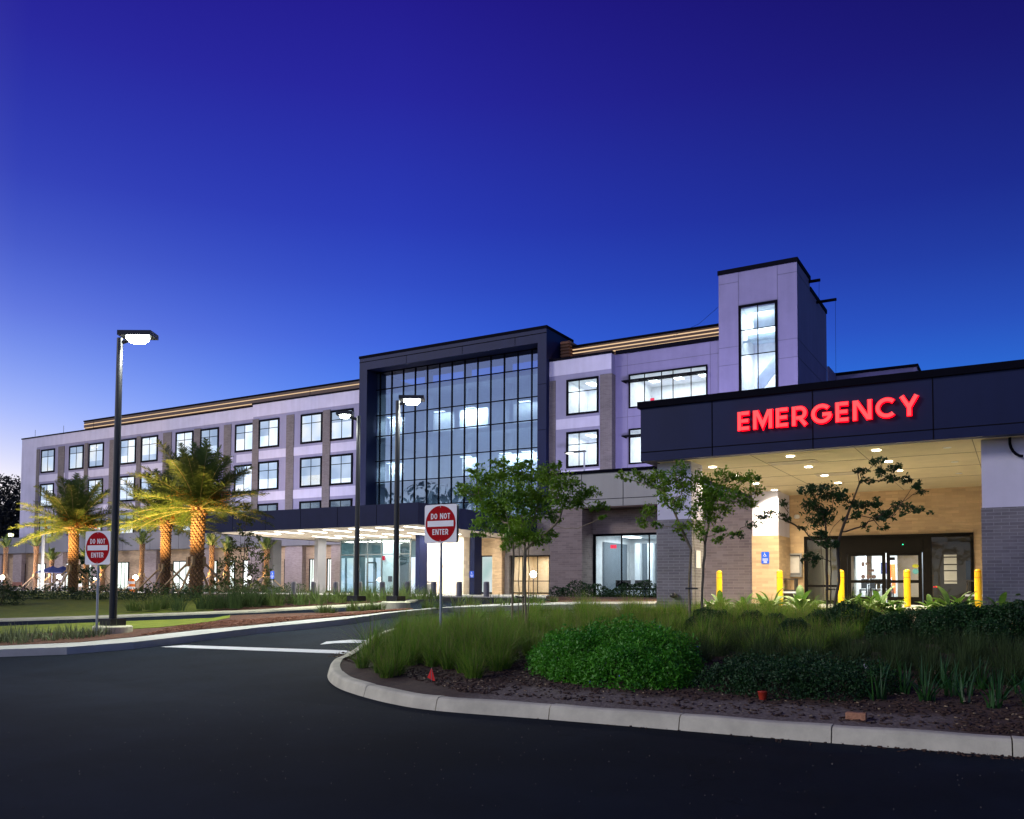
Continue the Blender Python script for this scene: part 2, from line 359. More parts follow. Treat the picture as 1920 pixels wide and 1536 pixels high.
L1 = [(-260, 1243), (0, 1232), (125, 1227.5), (250, 1217.5), (375, 1202.5), (480, 1189), (575, 1180), (649, 1171.5), (727, 1160), (796, 1151), (875, 1145), (950, 1141), (1060, 1138.5), (1231, 1137.5)]
L2 = [(-260, 1220), (0, 1211), (150, 1204.5), (250, 1195), (375, 1181), (480, 1172), (575, 1162), (665, 1154.5), (727, 1147.5), (774, 1143), (840, 1139), (975, 1135), (1100, 1132.5), (1231, 1132)]
P1 = [gnd(*p) for p in L1]; P2 = [gnd(*p, .15) for p in L2]
sheet('sidewalk', [p.xy for p in P1]+[p.xy for p in reversed(P2)], .15, sidewalkm, .2)
# verge between the lane and the far drive: mulch with a strip of lawn
D2 = [(-260, 1181), (0, 1175), (200, 1167), (400, 1159.5), (432, 1154), (494, 1151.5), (601, 1148.5), (646, 1147), (700, 1144), (740, 1142.5)]
PD2 = [gnd(*p, .16) for p in D2]
v_l = [p.xy for p in P2[:10]]
sheet('mulch_bed', v_l+[p.xy for p in reversed(PD2)], .16, mulchm, .25)
LS = [(-260, 1192), (0, 1189), (160, 1184), (300, 1176), (395, 1165.5), (430, 1158)]
sheet('grass_verge', [gnd(*p, .17).xy for p in LS]+[p.xy for p in reversed(PD2[:5])], .172, lawnm, .01)
# beyond the far drive: kerb, lawn, beds
D3 = [(-260, 1172), (0, 1166), (200, 1159.5), (400, 1151.5), (480, 1149), (540, 1145), (602, 1141.5), (700, 1136), (759, 1132.5), (778, 1129.5), (784, 1126.5)]
D3b = [(-260, 1165), (0, 1159.5), (200, 1153.5), (400, 1146), (480, 1143), (540, 1139), (602, 1135.5), (700, 1130.5), (748, 1128), (760, 1126.5), (764, 1125)]
PK = [gnd(*p) for p in D3]; PKb = [gnd(*p, .05) for p in D3b]
sheet('kerb', [p.xy for p in PK]+[p.xy for p in reversed(PKb)], .05, concrete, .2)
far_l = [p.xy for p in PKb]
sheet('lawn', far_l[:4]+[(-38, 33), (-70, 46), (-140, 46)], .055, lawnm, .2)
sheet('planting_bed', far_l[3:]+[(-33.5, 40.5), (-55, 40.5), (-70, 46.05), (-38, 33)], .06, mulchm, .2)
sheet('plaza', [(-140, 46), (-52, 40.6), (-18, 39.5), (-19, 58.2), (-140, 58.2)], .03, sidewalkm, .2)
bd = [p.xy for p in P2[10:]]
sheet('planting_bed', bd+[(-11.2, 36.7), (-19.6, 36.7), (P2[12].x-.5, P2[12].y+2.2), (P2[11].x, P2[11].y+1.6), (P2[10].x-.2, P2[10].y+1.0)], .14, mulchm, .2)
# foreground island
ISL = [(6, 9.35)]+[gnd(*p).xy for p in ((1883, 1418), (1545, 1392.5), (1264, 1369), (1023, 1349), (820, 1333), (735, 1320), (672, 1304), (630, 1288), (614, 1270), (622, 1252), (650, 1238))]+[(-12.1, 15.2), (-11.6, 17.4), (-10.6, 19.6), (-9.2, 21.4), (-8.4, 22.9), (8, 22.9)]
def smooth_path(P, n=6):
    P = [Vector((p[0], p[1], 0)) for p in P]; out = []
    for i in range(len(P)-1):
        a, b, c, d = P[max(i-1, 0)], P[i], P[i+1], P[min(i+2, len(P)-1)]
        for k in range(n):
            t = k/n; out.append(.5*((2*b)+(c-a)*t+(2*a-5*b+4*c-d)*t*t+(3*b-a-3*c+d)*t**3))
    return out+[P[-1]]
IP = smooth_path(ISL[:-1])
def kerb(path, name, joint_len=1.52, start=0.0):
    prof = [(0, -.05), (0, 0), (.035, .125), (.06, .148), (.085, .155), (.19, .155), (.19, .0)]
    # resample by arc length
    S_ = [0]
    for a, b in zip(path, path[1:]): S_.append(S_[-1]+(b-a).length)
    def at(s):
        for i in range(len(path)-1):
            if S_[i+1] >= s: t = (s-S_[i])/max(1e-6, S_[i+1]-S_[i]); return path[i].lerp(path[i+1], t), (path[i+1]-path[i]).normalized()
        return path[-1], (path[-1]-path[-2]).normalized()
    mb = MB(); s0 = start
    while s0 < S_[-1]:
        s1 = min(s0+joint_len-.012, S_[-1]); n = 9; rings = []
        for k in range(n):
            p, d = at(s0+(s1-s0)*k/(n-1)); nrm = Vector((d.y, -d.x, 0))  # inward (right of travel)
            w = .004*math.sin(7*s0+k)
            rings.append([p+nrm*(o_)+Vector((0, 0, h(p.y)+z_+w*(z_ > .1))) for o_, z_ in prof])
        vs = [v for r in rings for v in r]; m_ = len(prof)
        fs = [(i*m_+j, i*m_+j+1, (i+1)*m_+j+1, (i+1)*m_+j) for i in range(n-1) for j in range(m_-1)]
        mb.add(vs, fs, 0, False); mb.add(rings[0], [tuple(range(m_))]); mb.add(rings[-1], [tuple(range(m_))[::-1]])
        s0 += joint_len
    o = mb.build(name, concrete); tag(o, kind='structure'); return o
kerb([Vector((2.2, 9.16, 0))]+[p for p in IP if p.x < 1.6], 'kerb', start=.79)
inner = []
for i, p in enumerate(IP):
    d = (IP[min(i+1, len(IP)-1)]-IP[max(i-1, 0)]).normalized(); inner.append((p.x+d.y*.15, p.y-d.x*.15))
def bedh(x, y): return h(y)+.12+.05*math.sin(x*1.3)*math.sin(y*.9)*min(1, max(0, (y-10)/3))
isoil = mat('island_soil', (.045, .028, .018), .95, col2=(.10, .06, .04), scale=6, bump=.9, bscale=30)
def sandy(m):
    nt = m.node_tree; N = nt.nodes; L = nt.links; b = N['Principled BSDF']; src = b.inputs['Base Color'].links[0].from_socket
    g = N.new('ShaderNodeNewGeometry'); sp_ = N.new('ShaderNodeSeparateXYZ'); L.new(g.outputs['Position'], sp_.inputs[0]); n = N.new('ShaderNodeTexNoise'); n.inputs['Scale'].default_value = 1.7; n.inputs['Detail'].default_value = 8; L.new(g.outputs['Position'], n.inputs['Vector'])
    def M(op, a, b_): 
        q = N.new('ShaderNodeMath'); q.operation = op
        for i, v in enumerate((a, b_)):
            if isinstance(v, (int, float)): q.inputs[i].default_value = v
            else: L.new(v, q.inputs[i])
        return q.outputs[0]
    yy = M('ADD', sp_.outputs[1], M('MULTIPLY', M('SUBTRACT', n.outputs[0], .5), 1.6)); xx = M('ADD', M('ABSOLUTE', M('ADD', sp_.outputs[0], 3.3), 0), M('MULTIPLY', n.outputs[0], 1.2))
    mr = N.new('ShaderNodeMapRange'); mr.interpolation_type = 'SMOOTHSTEP'; mr.inputs[1].default_value = 10.15; mr.inputs[2].default_value = 9.75; L.new(yy, mr.inputs[0])
    mx_ = N.new('ShaderNodeMapRange'); mx_.interpolation_type = 'SMOOTHSTEP'; mx_.inputs[1].default_value = 3.6; mx_.inputs[2].default_value = 2.8; L.new(xx, mx_.inputs[0])
    n2 = N.new('ShaderNodeTexNoise'); n2.inputs['Scale'].default_value = 22; n2.inputs['Detail'].default_value = 6; L.new(g.outputs['Position'], n2.inputs['Vector']); rp = N.new('ShaderNodeValToRGB'); L.new(n2.outputs[0], rp.inputs[0]); rp.color_ramp.elements[0].position = .35; rp.color_ramp.elements[1].position = .65; rp.color_ramp.elements[0].color = (.12, .095, .075, 1); rp.color_ramp.elements[1].color = (.24, .20, .165, 1)
    mix = N.new('ShaderNodeMix'); mix.data_type = 'RGBA'; L.new(M('MULTIPLY', M('MULTIPLY', mr.outputs[0], mx_.outputs[0]), .9), mix.inputs[0]); L.new(src, mix.inputs[6]); L.new(rp.outputs[0], mix.inputs[7]); L.new(mix.outputs[2], b.inputs['Base Color'])
sandy(isoil)
sheet('planting_island', inner+[(6, 22.9)], .125, isoil, .05)
# bare sandy patch along the kerb, lumpy
def patch(name, pts, m, dz):
    pts = smooth_path(pts+[pts[0]], 4)[:-1]; sheet(name, [(p.x+RN.uniform(-.05, .05), p.y+RN.uniform(-.06, .06)) for p in pts], dz, m, .01)
# mulch chips, twigs and pebbles on the island
def chips(name, n, region, m, smin, smax, label, dz=.148):
    V = []; F = []
    for i in range(n):
        x, y = region(); a = RN.uniform(0, PI); l = RN.uniform(smin, smax); w = l*RN.uniform(.15, .4); t = RN.uniform(.002, .006); tl = RN.uniform(-.15, .15)
        c = np.array([x, y, h(y)+dz+t]); u = np.array([math.cos(a), math.sin(a), tl])*l/2; v = np.array([-math.sin(a), math.cos(a), RN.uniform(-.3, .3)])*w/2; k = np.array([0, 0, t])
        b = len(V)
        for sz in (-1, 1):
            for su, sv in ((-1, -1), (1, -1), (1, 1), (-1, 1)): V.append(c+u*su+v*sv+k*sz)
        F += [(b+4, b+5, b+6, b+7), (b, b+1, b+5, b+4), (b+1, b+2, b+6, b+5), (b+2, b+3, b+7, b+6), (b+3, b, b+4, b+7)]
    return tag(npmesh(name, np.array(V), np.array(F), m), label, kind='stuff')
def reg_isl():
    while True:
        x = RN.uniform(-10.5, 2.2); y = 9.3+RN.uniform(0, 1)**1.6*4.5
        if -5.8 < x < -.6 and y < 9.95 and RN.uniform() < .72: continue
        if y > 9.3 and (x > -6.2 or y > 9.3+(-6.2-x)*.5): return x, y
chip_d = mat('dark_mulch_chip', (.03, .016, .011), .95, col2=(.085, .046, .03), scale=12)
chip_l = mat('pale_debris', (.32, .24, .14), .9, var=.4, scale=30)
chips('mulch_chips', 9000, reg_isl, chip_d, .02, .075, 'dark bark chips scattered over the kerbed planting island', .128)
chips('dry_debris', 700, reg_isl, chip_l, .008, .04, 'pale dry leaf bits and pebbles on the planting island soil')
def reg_v():
    i = RN.randint(3, 9); t = RN.uniform(); a = P2[i].lerp(P2[i+1], t); b = PD2[min(i+0, 9)].lerp(PD2[min(i+1, 9)], t); q = a.lerp(b, RN.uniform(.03, .5)); return q.x, q.y
chips('mulch_chips', 2600, reg_v, mat('red_mulch_chip', (.09, .028, .014), .95, col2=(.22, .09, .05), scale=30), .05, .16, 'reddish bark chips on the verge beside the black lamp pole', .17)
# painted markings on the lane
paint = mat('road_paint', (.62, .63, .66), .7, var=.12, scale=6)
def mark(pts): sheet('road_marking', [gnd(*p).xy for p in pts], .005, paint, 0)
mark([(300, 1213.5), (345, 1210), (655, 1220.5), (660, 1227)])
mark([(600, 1209), (612, 1203.5), (660, 1200), (690, 1201), (690, 1206), (655, 1206), (628, 1206.5)])
# drive-through slab and pavement in front of the emergency doors
sheet('driveway', [(-10.2, 23.0), (8, 23.0), (8, 27.2), (-11, 27.2), (-11, 25)], .006, sidewalkm, .05)
sheet('pavement', [(-11, 27.2), (8, 27.2), (8, 31.4), (-11, 31.4)], .02, sidewalkm, .05)
# ------------------------------------------------------------------ hospital building
Z = lambda r: r+EYE
G0 = Z(-.5)
hb = empty('hospital_building', (-58, 60, G0))
tag(hb, 'long four storey pale stucco hospital with black framed glass entrance bay and stair tower', 'building')
w = MB(); YL, YB = 58.6, 58.0
w.box(-101.2, -62.4, YL, 72, G0, Z(17.2)); w.box(-62.4, -49.0, YB, 72, G0, Z(17.22))
w.build('wall', stucco_g, hb)
w = MB(); w.box(-30.73, -25.6, YB, 72, Z(5), Z(17.25)); w.build('wall', stucco_g, hb)
w = MB(); w.box(-25.6, -17.3, YL, 72, G0, Z(17.25)); w.build('wall', stucco_m, hb)
# light stucco: end wall, top band, spandrels
w = MBS(); e = .03
w.box(-101.2, -98.2, YL-e, YL, G0, Z(16.05)); w.box(-101.2, -62.4, YL-e, YL, Z(16.05), Z(17.2))
w.box(-62.4, -49.0, YB-e, YB, Z(16.05), Z(17.22)); w.box(-30.73, -25.6, YB-e, YB, Z(16.1), Z(17.25)); w.box(-62.4-e, -62.4, YB-e, YL-e-.001, Z(16.05), Z(17.22))
w.build('stucco_band', stucco_w, hb)
centres = [-96.0, -90.65, -87.08, -81.65, -78.15, -72.74, -69.05, -64.12, -60.28, -54.96, -51.4]
rows = [(12.97, 15.68), (9.0, 11.72), (5.03, 7.76)]
def panels(z0, z1, name, m):
    w = MBS()
    segs = [(-97.6, -92.7), (-92.0, -88.75), (-88.35, -83.4), (-82.95, -79.75), (-79.3, -74.2), (-73.8, -70.5), (-70.1, -65.7), (-65.2, -62.45)]
    for a, b in segs: w.box(a, b, YL-e, YL, z0, z1)
    for a, b in ((-61.55, -58.1), (-57.1, -53.65), (-52.65, -49.3)): w.box(a, b, YB-e, YB, z0, z1)
    w.box(-30.15, -26.55, YB-e, YB, z0, z1); w.build(name, m, hb)
panels(Z(11.98), Z(12.75), 'spandrel_panel', stucco_w); panels(Z(8.05), Z(8.85), 'spandrel_panel', stucco_w)
w = MBS(); w.box(-98.2, -62.4, YL-.02, YL, Z(4.5), Z(5.0)); w.box(-62.4, -49.1, YB-.02, YB, Z(4.5), Z(5.0)); w.build('spandrel_panel', stucco_w, hb)
w = MBS()
for x0, x1 in ((-98.2, -97.6), (-94.0, -92.85), (-89.15, -88.55), (-84.75, -83.5), (-80.2, -79.55), (-76.0, -74.7), (-71.3, -70.3), (-67.0, -66.0)): w.box(x0, x1, YL-.06, YL, G0, Z(15.8))
w.box(-62.42, -61.6, YB-.06, YB, G0, Z(15.8)); w.box(-58.05, -57.1, YB-.06, YB, G0, Z(15.8)); w.box(-53.6, -52.7, YB-.06, YB, G0, Z(15.8))
w.box(-26.5, -25.6, YB-.06, YB, G0, Z(15.75)); w.box(-25.6, -25.55, YB-.06, YL, G0, Z(15.75)); w.box(-30.73, -30.2, YB-.05, YB, G0, Z(15.75))
w.build('brick_pilaster', brick_g, hb)
w = MBS(); w.box(-101.28, -62.35, YL-.1, YL+.3, Z(17.2), Z(17.33)); w.box(-62.5, -49, YB-.1, YB+.3, Z(17.22), Z(17.36)); w.box(-30.7, -25.5, YB-.1, YB+.3, Z(17.25), Z(17.42)); w.box(-25.5, -17.3, YL-.1, YL+.3, Z(17.26), Z(17.55)); w.build('parapet_cap', capm, hb)
# vertical panel joints in the stucco of the right hand wing
w = MB()
for x in (-24.6, -18.4): w.box(x-.02, x+.02, YL-.012, YL-.001, Z(5.6), Z(17.2))
for z in (16.35, 12.55): w.box(-25.5, -17.35, YL-.012, YL-.001, Z(z)-.02, Z(z)+.02)
w.build('panel_joint', mat('stucco_joint', (.17, .16, .24), .9), hb)
# brown louvre screens on the roof, each board edged with a warm rope light
def screen(x0, x1, y, z0, z1, ropes):
    s = MB(); s.box(x0, x1, y, y+.15, z0, z1)
    for a, b in zip(ropes, ropes[1:]+[z1]): s.box(x0, x1, y-.12, y-.002, a+.09, b-.03)
    o = s.build('roof_screen', brown, hb)
    for a in ropes: g = MB(); g.box(x0, x1, y-.14, y-.05, a, a+.06); g.build('rope_light', strip2_e, o)
    c = MB(); c.box(x0-.02, x1+.02, y-.2, y+.2, z1, z1+.12); c.build('screen_cap', capm, o)
screen(-91.4, -50.0, 60.0, Z(17.35), Z(18.62), [Z(17.86), Z(18.28)]); screen(-29.7, -17.4, 60.0, Z(17.55), Z(18.70), [Z(17.93), Z(18.20), Z(18.47)])
s = MB(); s.box(-30.55, -29.85, 59.6, 63.2, Z(17.3), Z(19.2))
for k in range(7): s.box(-29.85, -29.72, 59.6, 63.2, Z(17.45)+k*.25, Z(17.6)+k*.25)
for k in range(7): s.box(-30.55, -29.8, 59.45, 59.6, Z(17.45)+k*.25, Z(17.6)+k*.25)
s.build('roof_screen', mat('lit_brown_louver', (.42, .20, .09), .6), hb)  # lit copy of the louver brown: lamplight is put into the lighter colour
for x in (-99, -93.5, -88, -56):
    a = MB(); a.tube([(x, YL+.2, Z(17.3)), (x, YL+.2, Z(18.2))], .02, 5); a.build('lightning_rod', capm, hb)
def window(root, x, y, z0, z1, wd, verticals=(.5,), trans=.68, bl=None, gl=None, fw=.13, hz=None):
    fw = .18 if fw == .13 else fw; f = MB(); a, b = x-wd/2, x+wd/2; yf = y-.07
    f.box(a, b, yf, y+.06, z0, z0+fw); f.box(a, b, yf, y+.06, z1-fw, z1); f.box(a, a+fw, yf+.001, y+.06, z0+fw, z1-fw); f.box(b-fw, b, yf+.001, y+.06, z0+fw, z1-fw)
    for t in verticals: xx = a+wd*t; f.box(xx-.03, xx+.03, yf+.03, y-.005, z0+fw, z1-fw)
    for t in (hz if hz is not None else (trans,)): zz = z0+(z1-z0)*t; f.box(a+fw, b-fw, yf+.035, y-.006, zz-.03, zz+.03)
    fo = f.build('window', framem, root)
    p = MB(); p.quad((a+fw, y-.014, z0+fw), (b-fw, y-.014, z0+fw), (b-fw, y-.014, z1-fw), (a+fw, y-.014, z1-fw)); p.build('pane', gl or winglass, fo)
    if bl:
        p = MB(); p.quad((a+fw*.9, y-.004, z0+fw*.9), (b-fw*.9, y-.004, z0+fw*.9), (b-fw*.9, y-.004, z1-fw*.9), (a+fw*.9, y-.004, z1-fw*.9)); p.build('blind', bl, fo)
    return fo
for r, (z0, z1) in enumerate(rows):
    for i, x in enumerate(centres):
        y = YL if x > -63 or x < -63 else YL
        y = YB if x > -62.4 else YL
        if r == 2:
            fo = window(hb, x, y, Z(z0)-.2, Z(z1), 2.65, bl=blind2, trans=.55)
            if i in (1, 3, 5, 6) or i == 2:
                q = MB(); q.quad((x-1.15+(.2 if i != 5 else 1.2), y-.009, Z(z0)), (x+1.15, y-.009, Z(z0)), (x+1.15, y-.009, Z(z0)+1.35), (x-1.15+(.2 if i != 5 else 1.2), y-.009, Z(z0)+1.35)); q.build('blind', blind, fo)
        else:
            fo = window(hb, x, y, Z(z0), Z(z1), 2.65, bl=blind)
            kx = RN.uniform(0, 1); q = MB(); t_ = RN.uniform(.25, .75)
            if kx < .5: q.box(x-1.2, x+(-.05 if kx < .2 else 1.2), y-.0105, y-.0085, Z(z1)-.13-(z1-z0)*t_, Z(z1)-.13); q.build('roller_shade', blind_mid, fo)
            elif kx < .8:
                for g_ in range(2): xx = x+RN.uniform(-1.0, .5); q.box(xx, xx+RN.uniform(.25, .6), y-.0105, y-.0085, Z(z1)-RN.uniform(.5, 1.0), Z(z1)-.42)
                q.box(x-1.15, x+1.15, y-.010, y-.0085, Z(z0)+.14, Z(z0)+RN.uniform(.3, .8), 1); q.build('room_detail', [hot, blind_mid], fo)

for k, (z0, z1) in enumerate(rows[:2]):
    # real rooms behind the right hand windows
    window(hb, -27.95, YB, Z(z0), Z(z1), 2.66, trans=.64, verticals=(.4,), fw=.15)
def room(root, x0, x1, y0, y1, z0, z1, power, color=(.92, .98, 1), m=None, panels_=2, wallm=None, along='x', strength=None):
    """open-fronted lit room: floor, ceiling, side and back walls, ceiling light panels"""
    wm = m or roomw; t = .05; b = MB()
    b.box(x0, x1, y1, y1+t, z0, z1); b.box(x0-t, x0, y0, y1, z0, z1); b.box(x1, x1+t, y0, y1, z0, z1); b.box(x0, x1, y0, y1, z1, z1+t)
    r = b.build('interior_wall', wm, root); f = MB(); f.box(x0, x1, y0, y1, z0-t, z0); f.build('interior_floor', roomf, r)
    for k in range(panels_):
        cx = x0+(x1-x0)*(k+.5)/panels_
        c = MB(); cy = (y0+y1)/2; c.box(cx-.3, cx+.3, cy-.6, cy+.6, z1-.04, z1-.002); c.build('ceiling_light', ceil_e, r)
    lamp('AREA', ((x0+x1)/2, (y0+y1)/2, z1-.08), power, color, (x1-x0)*.7, (0, 0, -1), sizey=(y1-y0)*.7, name='room_light')
    return r
def cut(objname, boxes):
    pass
# wall openings: the lit rooms stand in niches cut through the wall solids
def opening(xa, xb, ya, yb, za, zb):
    c = MB(); c.box(xa, xb, ya, yb, za, zb); o = c.build('cutter', joint); return o
def bool_cut(target, cutters):
    for c in cutters:
        md = target.modifiers.new('b', 'BOOLEAN'); md.operation = 'DIFFERENCE'; md.object = c; md.solver = 'EXACT'
    dg = bpy.context.evaluated_depsgraph_get(); dg.update()
    me = bpy.data.meshes.new_from_object(target.evaluated_get(dg)); target.modifiers.clear(); target.data = me
    for c in cutters: bpy.data.objects.remove(c)
walls = [o for o in hb.children if o.name.startswith('wall')]
loc = Vector((0, 0, 0))
bool_cut(walls[1], [opening(-29.25, -26.65, 57, 61.6, Z(z0)+.02, Z(z1)-.02) for z0, z1 in rows[:2]])
bool_cut(walls[2], [opening(-24.45, -18.65, 57, 63, Z(13.2)+.02, Z(15.62)-.02), opening(-24.45, -18.65, 57, 63, Z(9.1)+.02, Z(11.62)-.02)])
for z0, z1 in rows[:2]: room(hb, -29.2, -26.7, YB+.1, 61.5, Z(z0)+.08, Z(z1)-.08, 75, panels_=1)
for z0, z1 in ((13.15, 15.65), (9.05, 11.64)):
    window(hb, -21.55, YL, Z(z0), Z(z1), 5.9, verticals=(.21, .43, .575, .80), trans=.76, fw=.1)
    s = MB(); s.box(-24.85, -18.6, YL-.55, YL-.08, Z(z0)+(z1-z0)*.76+.02, Z(z0)+(z1-z0)*.76+.10)
    for k in range(6): s.box(-24.7+k*1.2, -24.62+k*1.2, YL-.5, YL-.075, Z(z0)+(z1-z0)*.76-.06, Z(z0)+(z1-z0)*.76+.018)
    s.build('sun_shade', framem, hb)
    room(hb, -24.4, -18.7, YL+.1, 62.9, Z(z0)+.08, Z(z1)-.08, 170, panels_=3)
    x = MB(); x.box(-23.5, -23.2, 60.3, 60.36, Z(z0)+.75, Z(z0)+.98); x.build('exit_sign', exit_e, hb)
# stair tower
tw = MB(); tw.box(-17.3, -12.15, 57, 61.0, G0, Z(21.2)); tw.box(-17.3, -12.15, 61.0, 66.8, G0, Z(20.5)); tower = tw.build('stair_tower', stucco_m, hb)
bool_cut(tower, [opening(-15.85, -13.5, 56, 60.4, Z(12.2), Z(18.7))])
c = MBS(); c.box(-17.36, -12.09, 56.94, 61.06, Z(21.2), Z(21.5)); c.box(-17.36, -12.09, 61.06, 66.86, Z(20.5), Z(20.8)); c.build('parapet_cap', capm, tower)
j = MB()
for x in (-15.95, -13.4): j.box(x-.02, x+.02, 56.988, 56.999, Z(5.6), Z(21.2))
for z in (16.2, 15.0, 20.55):
    j.box(-17.3, -15.95, 56.988, 56.999, Z(z)-.02, Z(z)+.02); j.box(-13.4, -12.15, 56.988, 56.999, Z(z)-.02, Z(z)+.02)
    for k in range(1): j.box(-12.149, -12.138, 57, 66.8, Z(z)-.02, Z(z)+.02)
j.build('panel_joint', MT['stucco_joint'], tower)
window(tower, -14.68, 57, Z(12.4), Z(18.9), 2.55, hz=(.48, .74), fw=.16)
r = room(tower, -15.8, -13.55, 57.1, 60.3, Z(12.25), Z(18.65), 150, panels_=1)
st = MB()
st.box(-15.8, -13.55, 58.6, 60.28, Z(17.05), Z(17.3)); st.box(-15.2, -13.55, 57.9, 58.05, Z(17.5), Z(18.6)); st.box(-15.8, -13.55, 57.5, 57.6, Z(16.5), Z(16.62))
st.add([(-15.0, 57.9, Z(12.9)), (-15.0, 58.05, Z(12.9)), (-13.6, 58.05, Z(14.6)), (-13.6, 57.9, Z(14.6)), (-15.0, 57.9, Z(14.1)), (-15.0, 58.05, Z(14.1)), (-13.6, 58.05, Z(15.7)), (-13.6, 57.9, Z(15.7))], [(0, 3, 7, 4), (1, 5, 6, 2), (4, 7, 6, 5), (0, 1, 2, 3)])
st.build('stair_flight', mat('stair_paint', (.50, .60, .70), .6), tower)
lamp('AREA', (-14.7, 58.2, Z(15.9)), 110, (.9, .97, 1), 1.6, (0, .3, -1), name='room_light')
for y, z, l in ((60.6, 21.0, .75), (63.1, 20.3, 1.35)):
    a = MB(); a.box(-12.15, -12.15+l, y, y+.16, Z(z)-.07, Z(z)+.1); a.tube([(-12.22+l, y+.08, Z(z)), (-12.25+l, y+.08, Z(z)-(7.2 if l > 1 else 1.5))], .012, 4); a.build('roof_outrigger', capm, tower)
a = MB(); a.tube([(-17.3, 58.5, Z(19.9)), (-19.5, 59.5, Z(18.9)), (-22, 60, Z(18.35))], .012, 4); a.build('cable', capm, tower)
w = MB(); w.box(-12.14, -6.35, 69.7, 80, G0, Z(16.45)); w.box(-12.14, -12.0, 66.8, 69.7, G0, Z(16.55)); w.build('wall', stucco_m, hb)
w = MB(); w.box(-12.2, -6.25, 69.6, 80.1, Z(16.45), Z(16.66)); w.build('parapet_cap', capm, hb)
# glass entrance bay: dark box frame with deep reveals
YF, YG = 57.5, 58.8; ZT = Z(19.75)
w = MB(); w.box(-49.05, -48.2, YF, 62, Z(3.9), ZT); w.box(-31.5, -30.74, YF, 62, Z(3.9), ZT); w.box(-48.2, -31.5, YF, 62, Z(18.72), ZT-.001)
w.build('bay_frame', pan_dark, hb)
w = MB(); w.box(-49.1, -30.69, YF-.05, 62.05, ZT, ZT+.22); w.build('parapet_cap', capm, hb); w = MB(); w.box(-49.07, -30.72, YF-.021, YF, ZT-.36, ZT-.345); w.box(-49.07, -30.72, YF-.02, YF, ZT-.35, ZT-.31)
for x in (-44, -38.4, -33.5): w.box(x-.015, x+.015, YF-.012, YF, Z(18.74), ZT-.35)
for z in (15.5, 12, 8.5): w.box(-31.49, -30.75, YF-.012, YF, Z(z)-.015, Z(z)+.015)
w.build('panel_joint', capm, hb)
mu = MB(); zs = [3.95, 5.2, 6.95, 9.08, 10.93, 13.1, 14.93, 17.18, 18.68]
xs = [-48.12+1.0+1.2545*k for k in range(0, 13)]; xs = [-47.76+1.2545*k for k in range(13)]
for x in xs: mu.box(x-.035, x+.035, YG-.09, YG+.05, Z(3.9), Z(18.72))
for z in zs: mu.box(-48.2, -31.5, YG-.07, YG+.045, Z(z)-.035, Z(z)+.035)
cw = mu.build('curtain_wall', framem, hb)
edges = [-48.2]+xs[:]+[-31.5]
for i in range(len(edges)-1):
    for k in range(len(zs)-1):
        if edges[i+1]-edges[i] < .12: continue
        t1, t2 = RN.uniform(-.0025, .0025, 2); q = MB(); a, b = edges[i]+.03, min(edges[i+1]-.03, -31.5); z0, z1 = Z(zs[k])+.03, Z(zs[k+1])-.03
        q.quad((a, YG-t1*2, z0), (b, YG+t1*2, z0), (b, YG+t1*2+t2*2, z1), (a, YG-t1*2+t2*2, z1))
        if (len(edges)-1)*(len(zs)-1) > 140: pass
        if 'PANES' not in globals(): PANES = MB()
        PANES.v += q.v and []; b_ = len(PANES.v); PANES.v += q.v; PANES.f += [tuple(b_+j for j in f) for f in q.f]; PANES.m += [0]; PANES.sm += [False]
pn = PANES.build('glazing', curtglass, cw)
fl = MB()
for z in (4.0, 8.6, 12.6, 16.75): fl.box(-48.1, -31.6, YG+.15, 66, Z(z), Z(z)+.4)
fl.box(-48.1, -31.6, 66, 66.2, Z(4), Z(18.7)); fl.box(-48.19, -48.1, YG+.1, 66, Z(4), Z(18.7)); fl.box(-31.6, -31.5, YG+.1, 66, Z(4), Z(18.7))
for x, y in ((-44, 60.5), (-40, 60.5), (-36, 60.5)): fl.box(x-.25, x+.25, y, y+.5, Z(4), Z(18.7))
fl.build('interior_wall', mat('bay_interior', (.45, .50, .56), .8), hb)
def lit_cell(x0, x1, z0, z1, s, y=59.9, dx=.0):
    q = MB(); q.box(x0, x1, y, y+.05, Z(z0), Z(z1)); q.build('interior_wall', roomw, hb)
    lamp('AREA', ((x0+x1)/2, y-.5, Z(z1)-.1), s, (.93, .98, 1), (x1-x0)*.8, (0, .6, -1), sizey=.3, name='room_light')
    c = MB()
    for k in range(max(1, int((x1-x0)/2))): cx = x0+(k+.5)*(x1-x0)/max(1, int((x1-x0)/2)); c.box(cx-.5, cx+.5, y-.75, y-.45, Z(z1)-.05, Z(z1)-.01)
    c.build('ceiling_light', ceil_e, hb)
lit_cell(-40.2, -37.4, 13.15, 14.8, 260); lit_cell(-42.9, -40.8, 13.15, 14.8, 28); lit_cell(-47.6, -46.0, 13.15, 14.8, 80); lit_cell(-47.6, -46.0, 9.2, 10.8, 80)
lit_cell(-39.9, -38.4, 9.2, 10.8, 60); lit_cell(-36.4, -32.3, 9.2, 10.8, 130); lit_cell(-35, -32.3, 13.15, 14.8, 25)
for z, pw in ((8.5, 420), (12.5, 260), (16.6, 130)): lamp('AREA', (-40, 63, Z(z)), pw, (.8, .9, 1), 14, (0, 0, -1), sizey=4, name='room_light')
